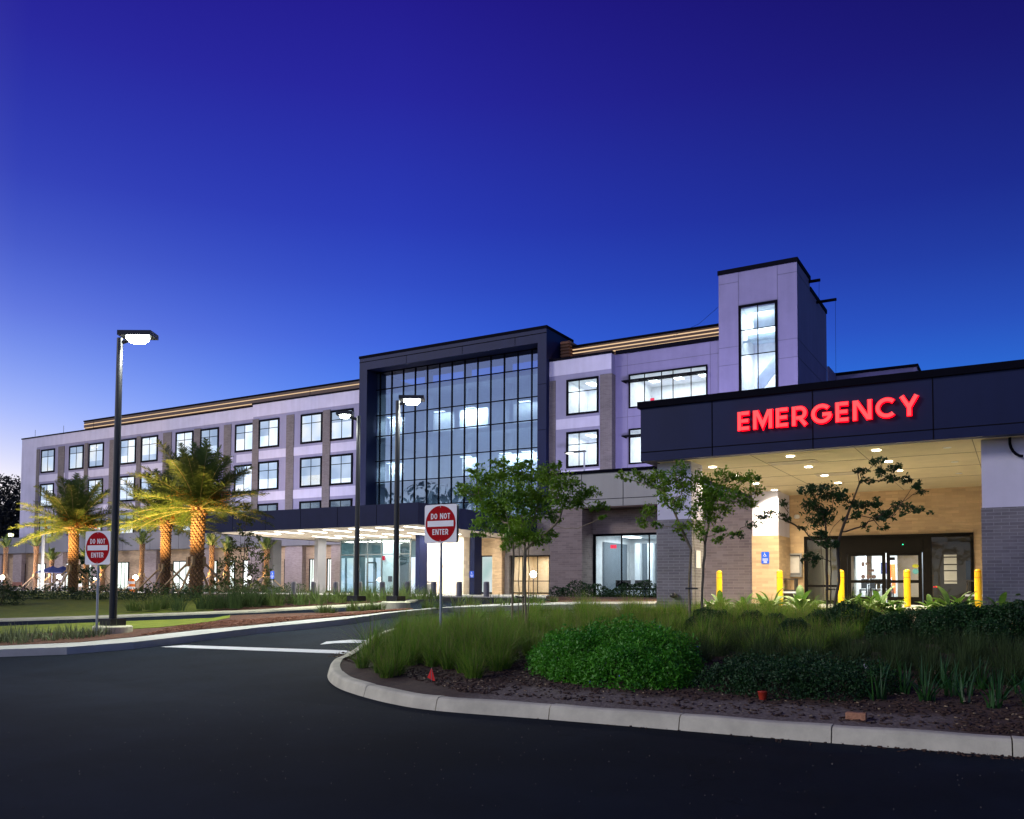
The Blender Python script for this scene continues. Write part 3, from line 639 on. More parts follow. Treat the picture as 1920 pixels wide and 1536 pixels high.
# main entrance canopy
cx0, cx1, cy0 = -50.5, -31.4, 42.35; ZB, ZC = Z(3.85), Z(5.18)
c = MB(); c.box(cx0, cx1, cy0, cy0+.25, ZB, ZC); c.box(cx1-.25, cx1, cy0+.25, 57.9, ZB, ZC); c.box(cx0, cx0+.25, cy0+.25, 57.9, ZB, ZC); c.box(cx0+.25, cx1-.25, cy0+.25, 57.9, ZB+.3, ZC-.15)
can = c.build('entrance_canopy', pan_dark, hb)
c = MB()
for x in (-47.4, -44.2, -41, -37.8, -34.6): c.box(x-.012, x+.012, cy0-.008, cy0, ZB, ZC)
for y in (46.5, 50.5, 54.5): c.box(cx1, cx1+.008, y-.012, y+.012, ZB, ZC)
c.build('panel_joint', joint, can)
c = MB(); c.box(cx0+.25, cx1-.25, cy0+.25, 57.9, ZB+.03, ZB+.28); c.build('soffit', soffit_w, can)
for ya, yb, off in ((43.75, 46.3, 0), (49.2, 52.2, .6)):
    for k in range(7):
        x = -46.9+k*2.25-off-(1.0 if off else 0)
        if off and k in (0,): continue
        g = MB(); g.box(x-.16, x+.16, ya, yb, ZB+.0, ZB+.029); g.build('light_strip', strip_e, can)
        lamp('AREA', (x, (ya+yb)/2, ZB-.03), 120, (1, .96, .87), .3, (0, 0, -1), sizey=yb-ya, name='canopy_light')
lamp('AREA', (-41, 53.2, ZB-.05), 650, (1, .95, .85), 16, (0, .15, -1), sizey=.5, name='canopy_light')
for i, x in enumerate((-52.65, -47.75, -37.85, -33.1)):
    c = MB(); c.box(x-.38, x, 51.3, 52.25, G0, ZB+.03); c.build('column', pan_grey if i < 2 else pan_dark, can)
# ground floor under the canopy and left wing
w = MB()
w.box(-112, -49, 57.0, 57.9, Z(3.72), Z(5.5)); bl_ = w.build('metal_band', pan_grey, hb)
w = MB()
for x in np.arange(-110, -50, 4.3): w.box(x-.012, x+.012, 56.99, 57.0, Z(3.72), Z(5.5))
w.build('panel_joint', joint, hb)
w = MB(); w.box(-112, -101.2, 57.9, 70, G0, Z(5.2)); w.build('wall', brick_t, hb)
for x0, x1 in ((-104.5, -102.4), (-100.1, -98.4), (-92.6, -90.6), (-85.5, -83.8), (-77.2, -75.0), (-69.6, -67.0), (-62, -60.2), (-57.3, -55.2), (-51.8, -50.6)):
    w = MB(); w.box(x0, x1, 57.3, 57.8, G0, Z(3.71)); w.build('wall_pier', mat('warm_brick', (.42, .34, .31), .85, var=.12, scale=1.2, brick=(.3, .075, .008, 1.15)), hb)
w = MB(); w.box(-101.2, -49.05, 57.8, 58.5, G0, Z(3.71)); w.build('wall', brick_t, hb)
gw = [(26, 47), (69, 85), (116, 129), (166, 181), (220, 241), (266, 290), (324, 361), (380, 407), (425, 440), (455, 484), (533, 543), (580, 590), (613, 628)]
for k, (a, b) in enumerate(gw):
    xa, xb = onY(a, 1080, 57.75).x, onY(b, 1080, 57.75).x
    window(hb, (xa+xb)/2, 57.78, G0+.15, Z(2.55), xb-xa, verticals=(.33, .66) if b-a > 14 else (.5,), hz=(), bl=blind2 if k in (0, ) else blind3, fw=.09)
# vestibule under the canopy
vx0, vx1, vy = -48.3, -41.2, 54.6
v = MB()
for k in range(6): x = vx0+(vx1-vx0)*k/5; v.box(x-.03, x+.03, vy-.06, vy+.06, G0, ZB+.03)
v.box(vx0, vx1, vy-.05, vy+.05, Z(2.62), Z(2.7)); v.box(vx0, vx1, vy-.05, vy+.05, G0, G0+.12); v.box(vx0-.03, vx0+.03, vy, 57.9, Z(2.62), Z(2.7))
for x in (-46.2, -45.3, -43.3, -42.0): v.box(x-.045, x+.045, vy+.8, vy+.9, G0, Z(2.0))
v.box(-46.2, -45.3, vy+.8, vy+.9, Z(1.98), Z(2.1)); v.box(-43.3, -42, vy+.8, vy+.9, Z(2.4), Z(2.55)); v.box(-46.2, -45.3, vy+.8, vy+.9, Z(.4), Z(.47))
vs = v.build('vestibule', mat('vestibule_frame', (.10, .12, .13), .4, metal=.3), hb)
v = MB(); v.quad((vx0, vy, G0), (vx1, vy, G0), (vx1, vy, ZB+.03), (vx0, vy, ZB+.03)); v.quad((vx0, 57.9, G0), (vx0, vy, G0), (vx0, vy, ZB+.03), (vx0, 57.9, ZB+.03)); v.build('pane', glass('vestibule_glass', (.62, .78, .82), 1, .10), vs)
v = MB(); v.box(-47.7, -46.9, 57.0, 57.05, G0, Z(2.5)); v.box(-46.6, -46.0, 57.0, 57.05, G0, Z(2.5)); v.box(-42.9, -42.45, 57, 57.05, G0, Z(2.5)); v.build('lit_panel', blind, vs)
v = MB(); v.box(-42.3, -41.3, 57.1, 57.15, G0, Z(2.1)); v.build('interior_door', mat('interior_wood_door', (.62, .42, .18), .5), vs)
v = MB(); v.box(-45.2, -43.5, 56.2, 56.3, G0, Z(3.7)); v.build('interior_wall', roomw, vs)
v = MB(); v.box(-44.55, -44.2, 56.1, 56.19, Z(.5), Z(.95)); v.build('wall_phone', framem, vs)
v = MB(); v.box(-45.15, -44.9, 56.0, 56.1, Z(2.25), Z(2.6)); v.build('exit_sign', exit_e, vs)
lamp('AREA', (-44.5, 55.4, Z(3.6)), 100, (.9, 1, 1), 4, (0, .5, -1), sizey=1, name='room_light')
w = MB(); w.box(-49.0, -41.2, 57.55, 57.9, G0, Z(3.85)); w.build('wall', mat('vestibule_back', (.16, .22, .25), .7), hb)
w = MB(); w.box(-41.1, -36.6, 55.2, 57.9, G0, ZB+.03); w.build('wall', mat('pale_stone_wall', (.74, .64, .50), .7, var=.05, scale=3, brick=(.6, .3, .006, .9)), hb)
lamp('AREA', (-38.8, 53.9, ZB-.1), 230, (1, .92, .76), 4.2, (0, .6, -1), sizey=.5, name='wall_light')
XL = lambda u: onY(u, 1070, 57.3).x
w = MBS(); w.box(-36.6, XL(856), 56.0, 57.9, G0, ZB+.03); w.box(XL(856)+.01, XL(929), 57.3, 57.9, Z(2.55), ZB+.03); w.box(XL(929)+.01, XL(947), 56.8, 57.9, G0, ZB+.02); w.build('wall', brick_t, hb)
window(hb, (XL(857)+XL(929))/2, 57.5, G0+.1, Z(2.55), XL(929)-XL(857)-.05, verticals=(.3, .62), hz=(), bl=blindmat('lobby_blind', (.55, .75, .70), (.95, 1, .96), .9), fw=.1)
w = MB(); w.box(XL(947)+.01, -22, 57.3, 57.95, Z(2.5), Z(5.5)); w.box(XL(947)+.01, XL(955), 57.2, 57.9, G0, Z(2.49)); w.build('wall', brick_g, hb)
xa, xb = XL(956), XL(1062); rf_ = room(hb, xa, xb, 57.9, 61, G0, Z(2.55), 220, m=roomt, panels_=2, color=(1, .92, .75))
window(hb, (xa+xb)/2, 57.6, G0+.1, Z(2.5), xb-xa, verticals=(.2, .47, .70), hz=(.33,), fw=.1, gl=clearglass)
# single storey wing in front of the tower
w = MB(); LY = 36.8
w.box(-19.45, -17.75, LY, 57.2, G0, Z(3.8)); w.box(-17.75, -10.9, 37.95, 38.2, Z(2.62), Z(3.8)); w.box(-14.5, -10.9, 37.95, 38.2, G0, Z(2.62))
w.box(-11.05, -11.0, 31.5, 37.95, G0, Z(3.8)); w.build('brick_wall', mat('mauve_unlit_brick', (.34, .275, .25), .85, var=.14, scale=1.0, brick=(.40, .10, .008, 1.08)), hb)
w = MB(); w.box(-19.5, -10.9, LY-.05, 57.2, Z(3.81), Z(5.38)); w.build('metal_band', mat('light_metal_panel', (.36, .355, .34), .45, metal=.2, var=.06, scale=.5), hb)
w = MB(); w.box(-19.55, -10.85, LY-.12, 57.2, Z(5.38), Z(5.52))
for x in (-17.75, -15.65, -13.5): w.box(x-.012, x+.012, LY-.06, LY-.05, Z(3.81), Z(5.38))
w.box(-19.5, -10.9, LY-.06, LY-.05, Z(4.14), Z(4.165)); w.build('parapet_cap', capm, hb)
w = MB(); w.box(-17.74, -10.9, LY-.04, 37.95, Z(3.74), Z(3.8)); w.build('soffit', mat('brown_soffit', (.10, .06, .05), .7), hb)
window(hb, -15.9, 38.1, G0+.1, Z(2.62), 3.7, verticals=(.395, .77), hz=(), fw=.1, gl=clearglass)
room(hb, -17.7, -13.9, 38.25, 42.5, G0, Z(2.6), 150, panels_=2)
fur = MB()
for x in (-17.2, -16.5, -15.8): fur.box(x, x+.28, 41.9, 42.45, G0, Z(2.35))
for x in (-16.9, -16.15, -15.45): fur.box(x, x+.45, 42.2, 42.46, G0, Z(2.35), 1)
fur.box(-17.68, -17.66, 39, 42, G0, Z(2.3), 1)
fur.build('curtain', [mat('pale_curtain', (.7, .76, .8), .8), roomd], hb)
for x in (-17.0, -16.0):
    c = MB(); c.box(x, x+.75, 39.0, 39.1, Z(.1), Z(.42)); c.box(x, x+.75, 39.0, 39.6, Z(-.05), Z(.05)); [c.tube([(x+a, 39.0+b, G0), (x+a, 39.0+b, Z(-.05))], .015, 5) for a in (.05, .7) for b in (.05, .55)]; c.build('lobby_chair', framem, hb)
x = MB(); x.box(-17.1, -16.8, 38.6, 38.65, Z(1.95), Z(2.12)); x.box(-14.5, -14.2, 41, 41.05, Z(2.1), Z(2.25)); x.build('exit_sign', exit_e, hb)
x = MB(); x.box(-14.55, -14.42, 41.8, 41.85, Z(.3), Z(.55)); x.lathe((-14.2, 40.2, G0), [(.16, 0), (.19, .5), (.2, .52), (0.02, .53)], 14); x.build('waste_basket', mat('grey_plastic', (.35, .38, .40), .5), hb)
# small roof flood fixture; separate unseen spots added to wash the upper walls
for x, y in ((-26.6, 55.5),):
    r = empty('roof_light', (x, y, Z(5.4))); tag(r, 'small T-shaped flood light on the low roof beside the brick pilaster', 'flood light')
    p = MB(); p.tube([(x, y, Z(5.5)), (x, y, Z(9.75))], .06, 8); p.build('pole', galv, r)
    p = MB(); p.box(x-1.5, x+.1, y-.14, y+.14, Z(9.7), Z(9.8)); p.build('lamp_head', polem, r)
    p = MB(); p.box(x-1.4, x-.9, y-.1, y+.1, Z(9.67), Z(9.699)); p.build('lens', emat('weak_lens', (1, 1, .9), 6), r)
lamp('SPOT', (-21, 46, Z(5.9)), 4200, (.66, .62, 1.0), .6, (-.05, 1, .62), 2.0, name='roof_flood')
lamp('SPOT', (-13.5, 47, Z(5.9)), 4200, (.60, .54, 1.0), .6, (-.1, 1, .55), 1.6, name='roof_flood')
lamp('SPOT', (-55, 46, Z(5.9)), 3600, (.70, .68, 1.0), .6, (-.1, 1, .45), 2.1, name='roof_flood')
lamp('SPOT', (-84, 45, Z(.4)), 3200, (.85, .82, 1.0), .5, (-.05, 1, .55), 2.3, name='facade_flood')
# ------------------------------------------------------------------ emergency entrance
em = empty('emergency_entrance', (-4, 26, G0)); tag(em, 'emergency entrance with dark fascia canopy, brick pillars and downlit soffit', 'building')
F0, EB, ET = 21.2, Z(3.33), Z(4.72)
c = MB(); c.box(-8.53, 7, F0, F0+.3, EB, ET); c.box(-8.53, -8.23, F0+.3, 31.5, EB, ET); c.box(-8.23, 7, F0+.3, 36, EB+.25, ET-.2)
fas = c.build('canopy_fascia', pan_dark, em)
c = MB(); c.box(-8.6, 7.1, F0-.07, 36, ET, ET+.17); c.build('parapet_cap', capm, fas)
c = MB()
for x in (-6.62, -4.19, -1.62, 1.0): c.box(x-.012, x+.012, F0-.008, F0, EB, ET)
c.box(-8.53, 7, F0-.008, F0, Z(3.55), Z(3.572)); c.build('panel_joint', joint, fas)
c = MB(); c.box(-8.23, 7, F0+.3, 31.5, EB+.01, EB+.24); so_ = c.build('soffit', soffit, em)
c = MB()
for x in (-8.2+2.44*k for k in range(1, 6)): c.box(x-.008, x+.008, F0+.3, 31.5, EB+.004, EB+.01)
for y in (23.6, 26.0, 28.4): c.box(-8.2, 7, y-.008, y+.008, EB+.004, EB+.01)
c.build('panel_joint', mat('soffit_joint', (.20, .16, .11), .8), so_)
DL = [(1482, 855.5), (1516, 875.5), (1546, 891.5), (1571, 905.5), (1336, 875.8), (1380, 892), (1416.8, 906.8), (1452, 919), (1643, 844.3), (1665.8, 865.5), (1685, 882.5), (1701, 898.8)]
for k, p in enumerate(DL):
    q = onZ(p[0], p[1], EB); g = MB(); g.lathe((q.x, q.y, EB-.006), [(.10, 0), (.10, .012)], 16); o = g.build('downlight', down_e, so_)
    g = MB(); g.lathe((q.x, q.y, EB-.004), [(.135, 0), (.135, .006)], 20); g.build('trim_ring', whitem, o)
    lamp('SPOT', (q.x, q.y, EB-.05), 480 if k not in (7,) else 620, (1, .84, .56), .08, (0, 0, -1), 2.4, name='downlight_beam')
for p in ((1776, 839.8), (1790, 866.5), (1798, 888)):
    q = onZ(p[0], p[1], EB); g = MB(); g.lathe((q.x, q.y, EB-.004), [(.09, 0), (.09, .012)], 16); g.build('sprinkler', whitem, so_)
for q in ((-5.1, 23.3), (-4.5, 26.2)):
    g = MB(); g.box(q[0]-.6, q[0]+.6, q[1]-.3, q[1]+.3, EB-.004, EB+.009); g.build('air_grille', mat('grille', (.42, .36, .27), .6), so_)
def pillar(x0, x1, y0, y1, name='pillar', bm_=brick_d, top=stucco_w, low=-1.2):
    r = MB(); r.box(x0+.02, x1-.02, y0+.02, y1-.02, Z(1.83), EB+.24); o = r.build(name, top, em)
    r = MB(); r.box(x0, x1, y0, y1, Z(low), Z(1.83)); r.box(x0-.02, x1+.02, y0-.02, y1+.02, Z(low), Z(-.35)); r.build('brick_base', bm_, o); return o
p1 = pillar(-8.33, -7.36, 21.8, 22.77); pillar(-.74, 3.0, 21.8, 22.8)
p2 = pillar(-7.94, -7.03, 29.8, 31.5, bm_=brick_t)
w = MB(); w.box(-11, -6.55, 31.5, 31.8, G0, EB+.24); w.box(-6.55, -1.3, 31.5, 31.8, Z(1.86), EB+.24); w.box(-1.3, 7, 31.5, 31.8, G0, EB+.24); w.build('brick_wall', brick_t, em)
w = MB(); w.box(-11, -8.3, 31.47, 31.5, G0, EB+.2); w.build('brick_wall', MT['mauve_unlit_brick'], em)  # thin sheet over the tan wall: its unlit look is put into the brick colour
# the door screen
d = MB(); X0, X1, ZD = -6.55, -1.3, Z(1.86); ym = 31.5; y_ = ym-.05
px = lambda u: onY(u, 1060, ym).x
d.box(X0, X1, y_-.04, ym+.1, ZD-.12, ZD); d.box(X0, X0+.09, y_-.04, ym+.1, G0, ZD-.12); d.box(X1-.09, X1, y_-.04, ym+.1, G0, ZD-.12)
a1, a2, a3, a4 = px(1571), px(1588), px(1731), px(1747)
for a, b in ((a1, a2+.02), (a3, a4)): d.box(a, b, y_-.05, ym+.1, G0, ZD-.12)
d.box(a2, a3, y_-.08, ym+.1, Z(1.25), ZD-.12); d.box(X0, a1, y_-.02, ym+.05, Z(.10), Z(.17)); d.box(X0, a1, y_-.02, ym+.05, G0, G0+.14); d.box(a4, X1, y_-.02, ym+.05, G0, G0+.14)
ds = d.build('door_screen', mat('bronze_frame', (.005, .004, .0035), .6, spec=.08), em)
for s, (a, b) in enumerate(((px(1590), px(1661)), (px(1663), px(1729)))):
    l = MB(); yy = ym-.09-(.0 if s else .0); l.box(a, b, yy, yy+.04, G0+.02, G0+.28); l.box(a, b, yy, yy+.04, Z(1.15), Z(1.25)); l.box(a, a+.11, yy, yy+.04, G0+.28, Z(1.15)); l.box(b-.11, b, yy, yy+.04, G0+.28, Z(1.15)); l.box(a+.11, b-.11, yy, yy+.04, Z(.24), Z(.34))
    lo = l.build('sliding_door', MT['bronze_frame'], ds); g = MB(); g.quad((a+.1, yy+.02, G0+.28), (b-.1, yy+.02, G0+.28), (b-.1, yy+.02, Z(1.16)), (a+.1, yy+.02, Z(1.16))); g.build('pane', clearglass, lo)
g = MB(); g.quad((X0+.05, ym-.02, G0+.1), (a1, ym-.02, G0+.1), (a1, ym-.02, ZD-.1), (X0+.05, ym-.02, ZD-.1)); g.build('pane', glass('side_glass', (.50, .56, .52), .8, .06), ds)
g = MB(); g.quad((a4, ym-.02, G0+.1), (X1-.05, ym-.02, G0+.1), (X1-.05, ym-.02, ZD-.1), (a4, ym-.02, ZD-.1)); g.build('pane', glass('side_glass_dark', (.10, .11, .12), .35, .015), ds)
g = MB(); yy = ym-.03
for k, (z0, z1) in enumerate(((1.10, 1.16), (.86, 1.06), (.66, .82), (.32, .62), (.22, .29))): g.box(px(1770), px(1794), yy-.004, yy, Z(z0), Z(z1))
g.build('notice_decal', mat('decal_white', (.5, .5, .46), .6), ds)
g = MB(); zc = Z(.62)
for u, r_ in ((1619, .07), (1629, .07), (1639, .07)): g.add([(px(u)+r_*math.cos(t*PI/8), ym-.1, Z(.45)+r_*math.sin(t*PI/8)) for t in range(16)], [tuple(range(16))[::-1]])
g.box(px(1616), px(1622), ym-.101, ym-.1, Z(.8), Z(.95)); g.box(px(1623), px(1626), ym-.101, ym-.1, Z(.84), Z(.94)); g.box(px(1627), px(1630.5), ym-.101, ym-.1, Z(.84), Z(.94)); g.box(px(1628), px(1640), ym-.101, ym-.1, Z(.62), Z(.70))
for k in range(4): g.box(px(1616), px(1624), ym-.101, ym-.1, Z(.72)-k*.045, Z(.745)-k*.045)
g.build('door_decal', mat('decal_dark', (.08, .05, .05), .5), ds)
g = MB(); g.box(px(1665), px(1668), ym-.101, ym-.1, Z(1.0), Z(1.1)); g.box(px(1669), px(1679), ym-.101, ym-.1, Z(1.0), Z(1.1)); g.build('door_decal', joint, ds)
g = MB(); g.add([(px(1717)+.09*math.cos(t*PI/8), ym-.102, Z(.62)+.09*math.sin(t*PI/8)) for t in range(16)], [tuple(range(16))[::-1]]); g.build('door_decal', mat('decal_teal', (.10, .35, .38), .5), ds)
g = MB(); g.add([(px(1717)+.10*math.cos(t*PI/8), ym-.102, Z(.80)+.06*math.sin(t*PI/8)) for t in range(16)], [tuple(range(16))[::-1]]); g.build('door_decal', mat('decal_olive', (.45, .45, .02), .5), ds)
g = MB(); g.lathe((px(1694.5), ym-.17, Z(1.5)), [(.015, 0), (.015, .03)], 8); g.build('indicator_light', emat('green_led', (.05, 1, .45), 3), ds)
g = MB(); g.box(px(1750), px(1751.5), ym-.06, ym-.05, Z(.1), Z(.13)); g.box(px(1754), px(1757), ym-.06, ym-.05, Z(.1), Z(.14)); g.build('indicator_light', emat('red_led', (1, .01, .02), 2.5), ds)
room(em, -6.5, -1.35, 32.0, 38, G0, Z(1.9), 0.01, m=roomt, panels_=1)
v = MB(); v.box(-5.0, -4.95, 32.0, 34.5, G0, Z(1.85)); v.box(-5.0, onY(1682, 1060, 36.2).x, 36.2, 36.3, G0, Z(1.85)); v.build('interior_wall', roomw, em)
pq = lambda u, v: onY(u, v, 35.2)
v = MB(); v.box(pq(1664, 1060).x, pq(1678, 1060).x, 35.3, 35.36, pq(1670, 1113).z, pq(1670, 1058).z); v.build('poster_board', mat('orange_poster', (.75, .16, .02), .6), em)
v = MB(); v.box(pq(1651, 1060).x, pq(1668, 1060).x, 35.2, 35.26, pq(1660, 1076).z, pq(1660, 1055).z); v.build('poster_board', mat('navy_poster', (.012, .014, .07), .6), em)
v = MB(); v.box(-3.05, -2.9, 34.0, 34.12, G0, Z(1.85)); v.box(-1.75, -1.4, 36, 36.1, Z(.4), Z(1.1)); v.build('interior_frame', mat('slate_frame', (.12, .14, .17), .5), em)
lamp('AREA', (-4.0, 34.3, Z(1.8)), 300, (.92, .98, 1), 2.0, (0, .1, -1), sizey=3, name='room_light'); lamp('AREA', (-2.2, 34.0, Z(1.8)), 110, (1, .93, .8), 1.2, (0, .1, -1), sizey=3, name='room_light')
# wall extras
g = MB(); g.lathe((px(1496), 31.42, Z(1.35)+1.15), [(.05, 0), (.10, .03), (.10, .10), (.06, .14)], 14); g.build('security_camera', whitem, em)
g = MB(); q = onY(1262, 1117, 21.7); g.add([], []); g.lathe((q.x, 21.72, q.z-.06), [(.03, 0), (.085, .02), (.095, .06), (.085, .11), (.03, .13)], 14); g.box(q.x-.03, q.x+.03, 21.7, 21.8, q.z-.05, q.z+.05); g.build('hose_connection', mat('dull_brass', (.05, .05, .05), .4, metal=.6), em)
q = onY(1918, 825, 21.7); g = MB(); g.tube([(q.x+.25*math.cos(t), 21.72, q.z+.35*math.sin(t)) for t in np.linspace(PI*.5, PI*1.5, 12)], .03, 8); g.build('wall_bracket', capm, em)
q = onY(1311, 1048, 22.0); g = MB(); xx = -7.36; a = onX(1306, 1045, xx); g.box(xx, xx+.02, a.y-.08, a.y+.28, a.z-.28, a.z+.18); g.build('wall_plate', whitem, em)
# ------------------------------------------------------------------ lettering by strokes
def stroke(mb, pts, wdt, y0, y1, closed=False, mi=0, org=(0, 0)):
    """flat ribbon along pts (x,z) with mitred corners, extruded from y0 to y1"""
    n = len(pts); P = [Vector((p[0]+org[0], p[1]+org[1])) for p in pts]; Lf = []; Rt = []
    for i in range(n):
        a = P[(i-1) % n] if (closed or i > 0) else None; b = P[(i+1) % n] if (closed or i < n-1) else None
        d1 = (P[i]-a).normalized() if a is not None else None; d2 = (b-P[i]).normalized() if b is not None else None
        if d1 is None: d1 = d2
        if d2 is None: d2 = d1
        t = (d1+d2).normalized(); nn = Vector((-t.y, t.x)); k = 1/max(.35, nn.dot(Vector((-d1.y, d1.x)))); Lf.append(P[i]+nn*wdt/2*k); Rt.append(P[i]-nn*wdt/2*k)
    rng = range(n if closed else n-1)
    for i in rng:
        j = (i+1) % n; q = [Lf[i], Lf[j], Rt[j], Rt[i]]
        mb.add([(p.x, y0, p.y) for p in q], [(0, 1, 2, 3)], mi); mb.add([(p.x, y1, p.y) for p in q], [(3, 2, 1, 0)], mi)
        mb.add([(Lf[i].x, y0, Lf[i].y), (Lf[j].x, y0, Lf[j].y), (Lf[j].x, y1, Lf[j].y), (Lf[i].x, y1, Lf[i].y)], [(0, 1, 2, 3)], mi+1)
        mb.add([(Rt[i].x, y0, Rt[i].y), (Rt[j].x, y0, Rt[j].y), (Rt[j].x, y1, Rt[j].y), (Rt[i].x, y1, Rt[i].y)], [(3, 2, 1, 0)], mi+1)
    if not closed:
        for i in (0, n-1): mb.add([(Lf[i].x, y0, Lf[i].y), (Rt[i].x, y0, Rt[i].y), (Rt[i].x, y1, Rt[i].y), (Lf[i].x, y1, Lf[i].y)], [(0, 1, 2, 3)], mi+1)
def arc(cx, cz, rx, rz, a0, a1, n=18): return [(cx+rx*math.cos(math.radians(a0+(a1-a0)*k/n)), cz+rz*math.sin(math.radians(a0+(a1-a0)*k/n))) for k in range(n+1)]
T = .2
GL = {  # unit height 1, centre-line strokes
 'E': ([[(.1, 0), (.1, 1)], [(.2, .1), (.62, .1)], [(.2, .5), (.58, .5)], [(.2, .9), (.62, .9)]], .66),
 'M': ([[(.1, 0), (.1, 1)], [(.92, 0), (.92, 1)], [(.17, .97), (.51, .2), (.85, .97)]], 1.02),
 'R': ([[(.1, 0), (.1, 1)], [(.2, .9), (.42, .9)]+arc(.42, .645, .24, .255, 80, -80, 12)+[(.2, .39)], [(.42, .37), (.70, 0)]], .80),
 'G': ([arc(.52, .5, .42, .40, 42, 340, 26)+[(.93, .46), (.93, .46)], [(.55, .46), (.98, .46)]], 1.02),
 'N': ([[(.1, 0), (.1, 1)], [(.80, 0), (.80, 1)], [(.16, .96), (.74, .04)]], .90),
 'C': ([arc(.52, .5, .42, .40, 45, 315, 26)], .94),
 'Y': ([[(.42, 0), (.42, .45)], [(.42, .42), (.08, 1)], [(.42, .42), (.76, 1)]], .84)}
r = empty('emergency_sign', (-5.5, F0-.1, Z(3.85))); tag(r, 'glowing red EMERGENCY channel letters on the dark canopy fascia', 'sign')
sa, sb = onY(1383, 808, F0-.12), onY(1722, 745, F0-.12); bz = onY(1383, 808, F0-.12).z; tz = onY(1383, 773, F0-.12).z; H_ = tz-bz
GL['D'] = ([[(.1, 0), (.1, 1)], [(.2, .9), (.36, .9)]+arc(.36, .5, .30, .40, 88, -88, 14)+[(.36, .1), (.2, .1)]], .78)
GL['O'] = ([arc(.42, .5, .32, .40, 90, 450, 28)], .84)
GL['T'] = ([[(.36, 0), (.36, .85)], [(0, .9), (.72, .9)]], .72)
GL[' '] = ([], .42)
word = 'EMERGENCY'; gap = .17; tot = sum(GL[c][1] for c in word)+gap*(len(word)-1); sx = (sb.x-sa.x)/tot; xcur = sa.x
face_e = emat('letter_face_red', (1, .125, .135), 1.05); rim_e = emat('letter_rim_red', (1, .0, .008), 3.5)
for ch in word:
    st_, wd = GL[ch]; mb = MB(); rm = MB()
    for pts in st_:
        pp = [(xcur+x*sx, bz+z*H_) for x, z in pts]
        stroke(mb, pp, .175*H_, F0-.13, F0-.10, mi=0); stroke(rm, pp, .235*H_, F0-.098, F0-.05, mi=0)
    o = mb.build('letter', [face_e, rim_e], r); rm.build('letter_rim', [rim_e, rim_e], o); xcur += (wd+gap)*sx
# ------------------------------------------------------------------ DO NOT ENTER signs
def rrect(w_, h_, r_, n=5):
    out = []
    for cx, cz, a in ((w_/2-r_, h_/2-r_, 0), (-w_/2+r_, h_/2-r_, 90), (-w_/2+r_, -h_/2+r_, 180), (w_/2-r_, -h_/2+r_, 270)):
        out += [(cx+r_*math.cos(math.radians(a+90*k/n)), cz+r_*math.sin(math.radians(a+90*k/n))) for k in range(n+1)]
    return out
def dne_sign(base, zc, size, rz, label, back=False):
    r = empty('road_sign', base, rz); tag(r, label, 'sign'); zc -= base.z
    def loc(o): return o
    p = MB(); p.tube([(0, .03, -.1), (0, .03, zc+size*.52)], .028, 6); po = p.build('post', galv, r, local=True)
    hs = 0
    p = MB(); p.prism([(x, z+zc) for x, z in rrect(size, size, size*.06)], -.004, .0); p.build('sign_panel', whitem, r, local=True)
    R_ = size*.468; p = MB(); p.prism([(R_*math.cos(t*PI/24), zc+R_*math.sin(t*PI/24)) for t in range(48)], -.0065, -.0042); disc = p.build('red_disc', redm, r, local=True)
    p = MB(); p.box(-size*.405, size*.405, -.009, -.0068, zc-size*.075, zc+size*.075); p.build('white_bar', whitem, disc, local=True)
    for txt, zo in (('DO NOT', .195), ('ENTER', -.215)):
        hgt = size*.150; tw = sum(GL[c][1] for c in txt)+.20*(len(txt)-1); kx = hgt*.72; cur = -tw*kx/2; lt = MB()
        for c in txt:
            for pts in GL[c][0]: stroke(lt, [(cur+px_*kx, zc+size*zo-hgt/2+pz_*hgt) for px_, pz_ in pts], .155*hgt, -.0090, -.0068)
            cur += (GL[c][1]+.20)*kx
        lt.m = [0]*len(lt.m); lt.build('lettering', whitem, disc, local=True)
    if back:
        p = MB(); p.prism([(x, z+zc) for x, z in rrect(size, size, size*.06)], .065, .07); p.build('rear_panel', mat('bare_aluminium', (.33, .36, .30), .45, metal=.5), r, local=True)
    for z in (-.25, .25):
        p = MB(); p.lathe((0, 0, 0), [(.010, 0), (.010, .01)], 8); o = p.build('bolt', galv, r, local=True); o.rotation_euler.x = PI/2; o.location = (0, -.002, zc+size*z*1.75)
    return r
def facing(base, off=0):  # rotate so the panel's front (-y) faces the camera, plus an offset
    return math.atan2(base.y, base.x)-PI/2+off
b1 = Vector(ray(826, 1165)); dd = Vector(ray(826, 1000)); Dn = 17.2; q1 = Vector((dd.x*Dn, dd.y*Dn, 0)); q1.z = h(q1.y)
zc1 = EYE+ray(829, 982)[2]*Dn
dne_sign(q1, zc1, .762, facing(q1, math.radians(-34)), 'DO NOT ENTER sign on steel post in the island grasses by the glass bay', back=True)
q2 = gnd(179, 1192, .15); D_ = q2.y/ray(179, 1192)[1]; zc2 = EYE+ray(181.5, 1027)[2]*D_
dne_sign(q2, zc2, .76, facing(q2, math.radians(-48)), 'DO NOT ENTER sign on steel post beside the tall lamp pole base at left', back=False)
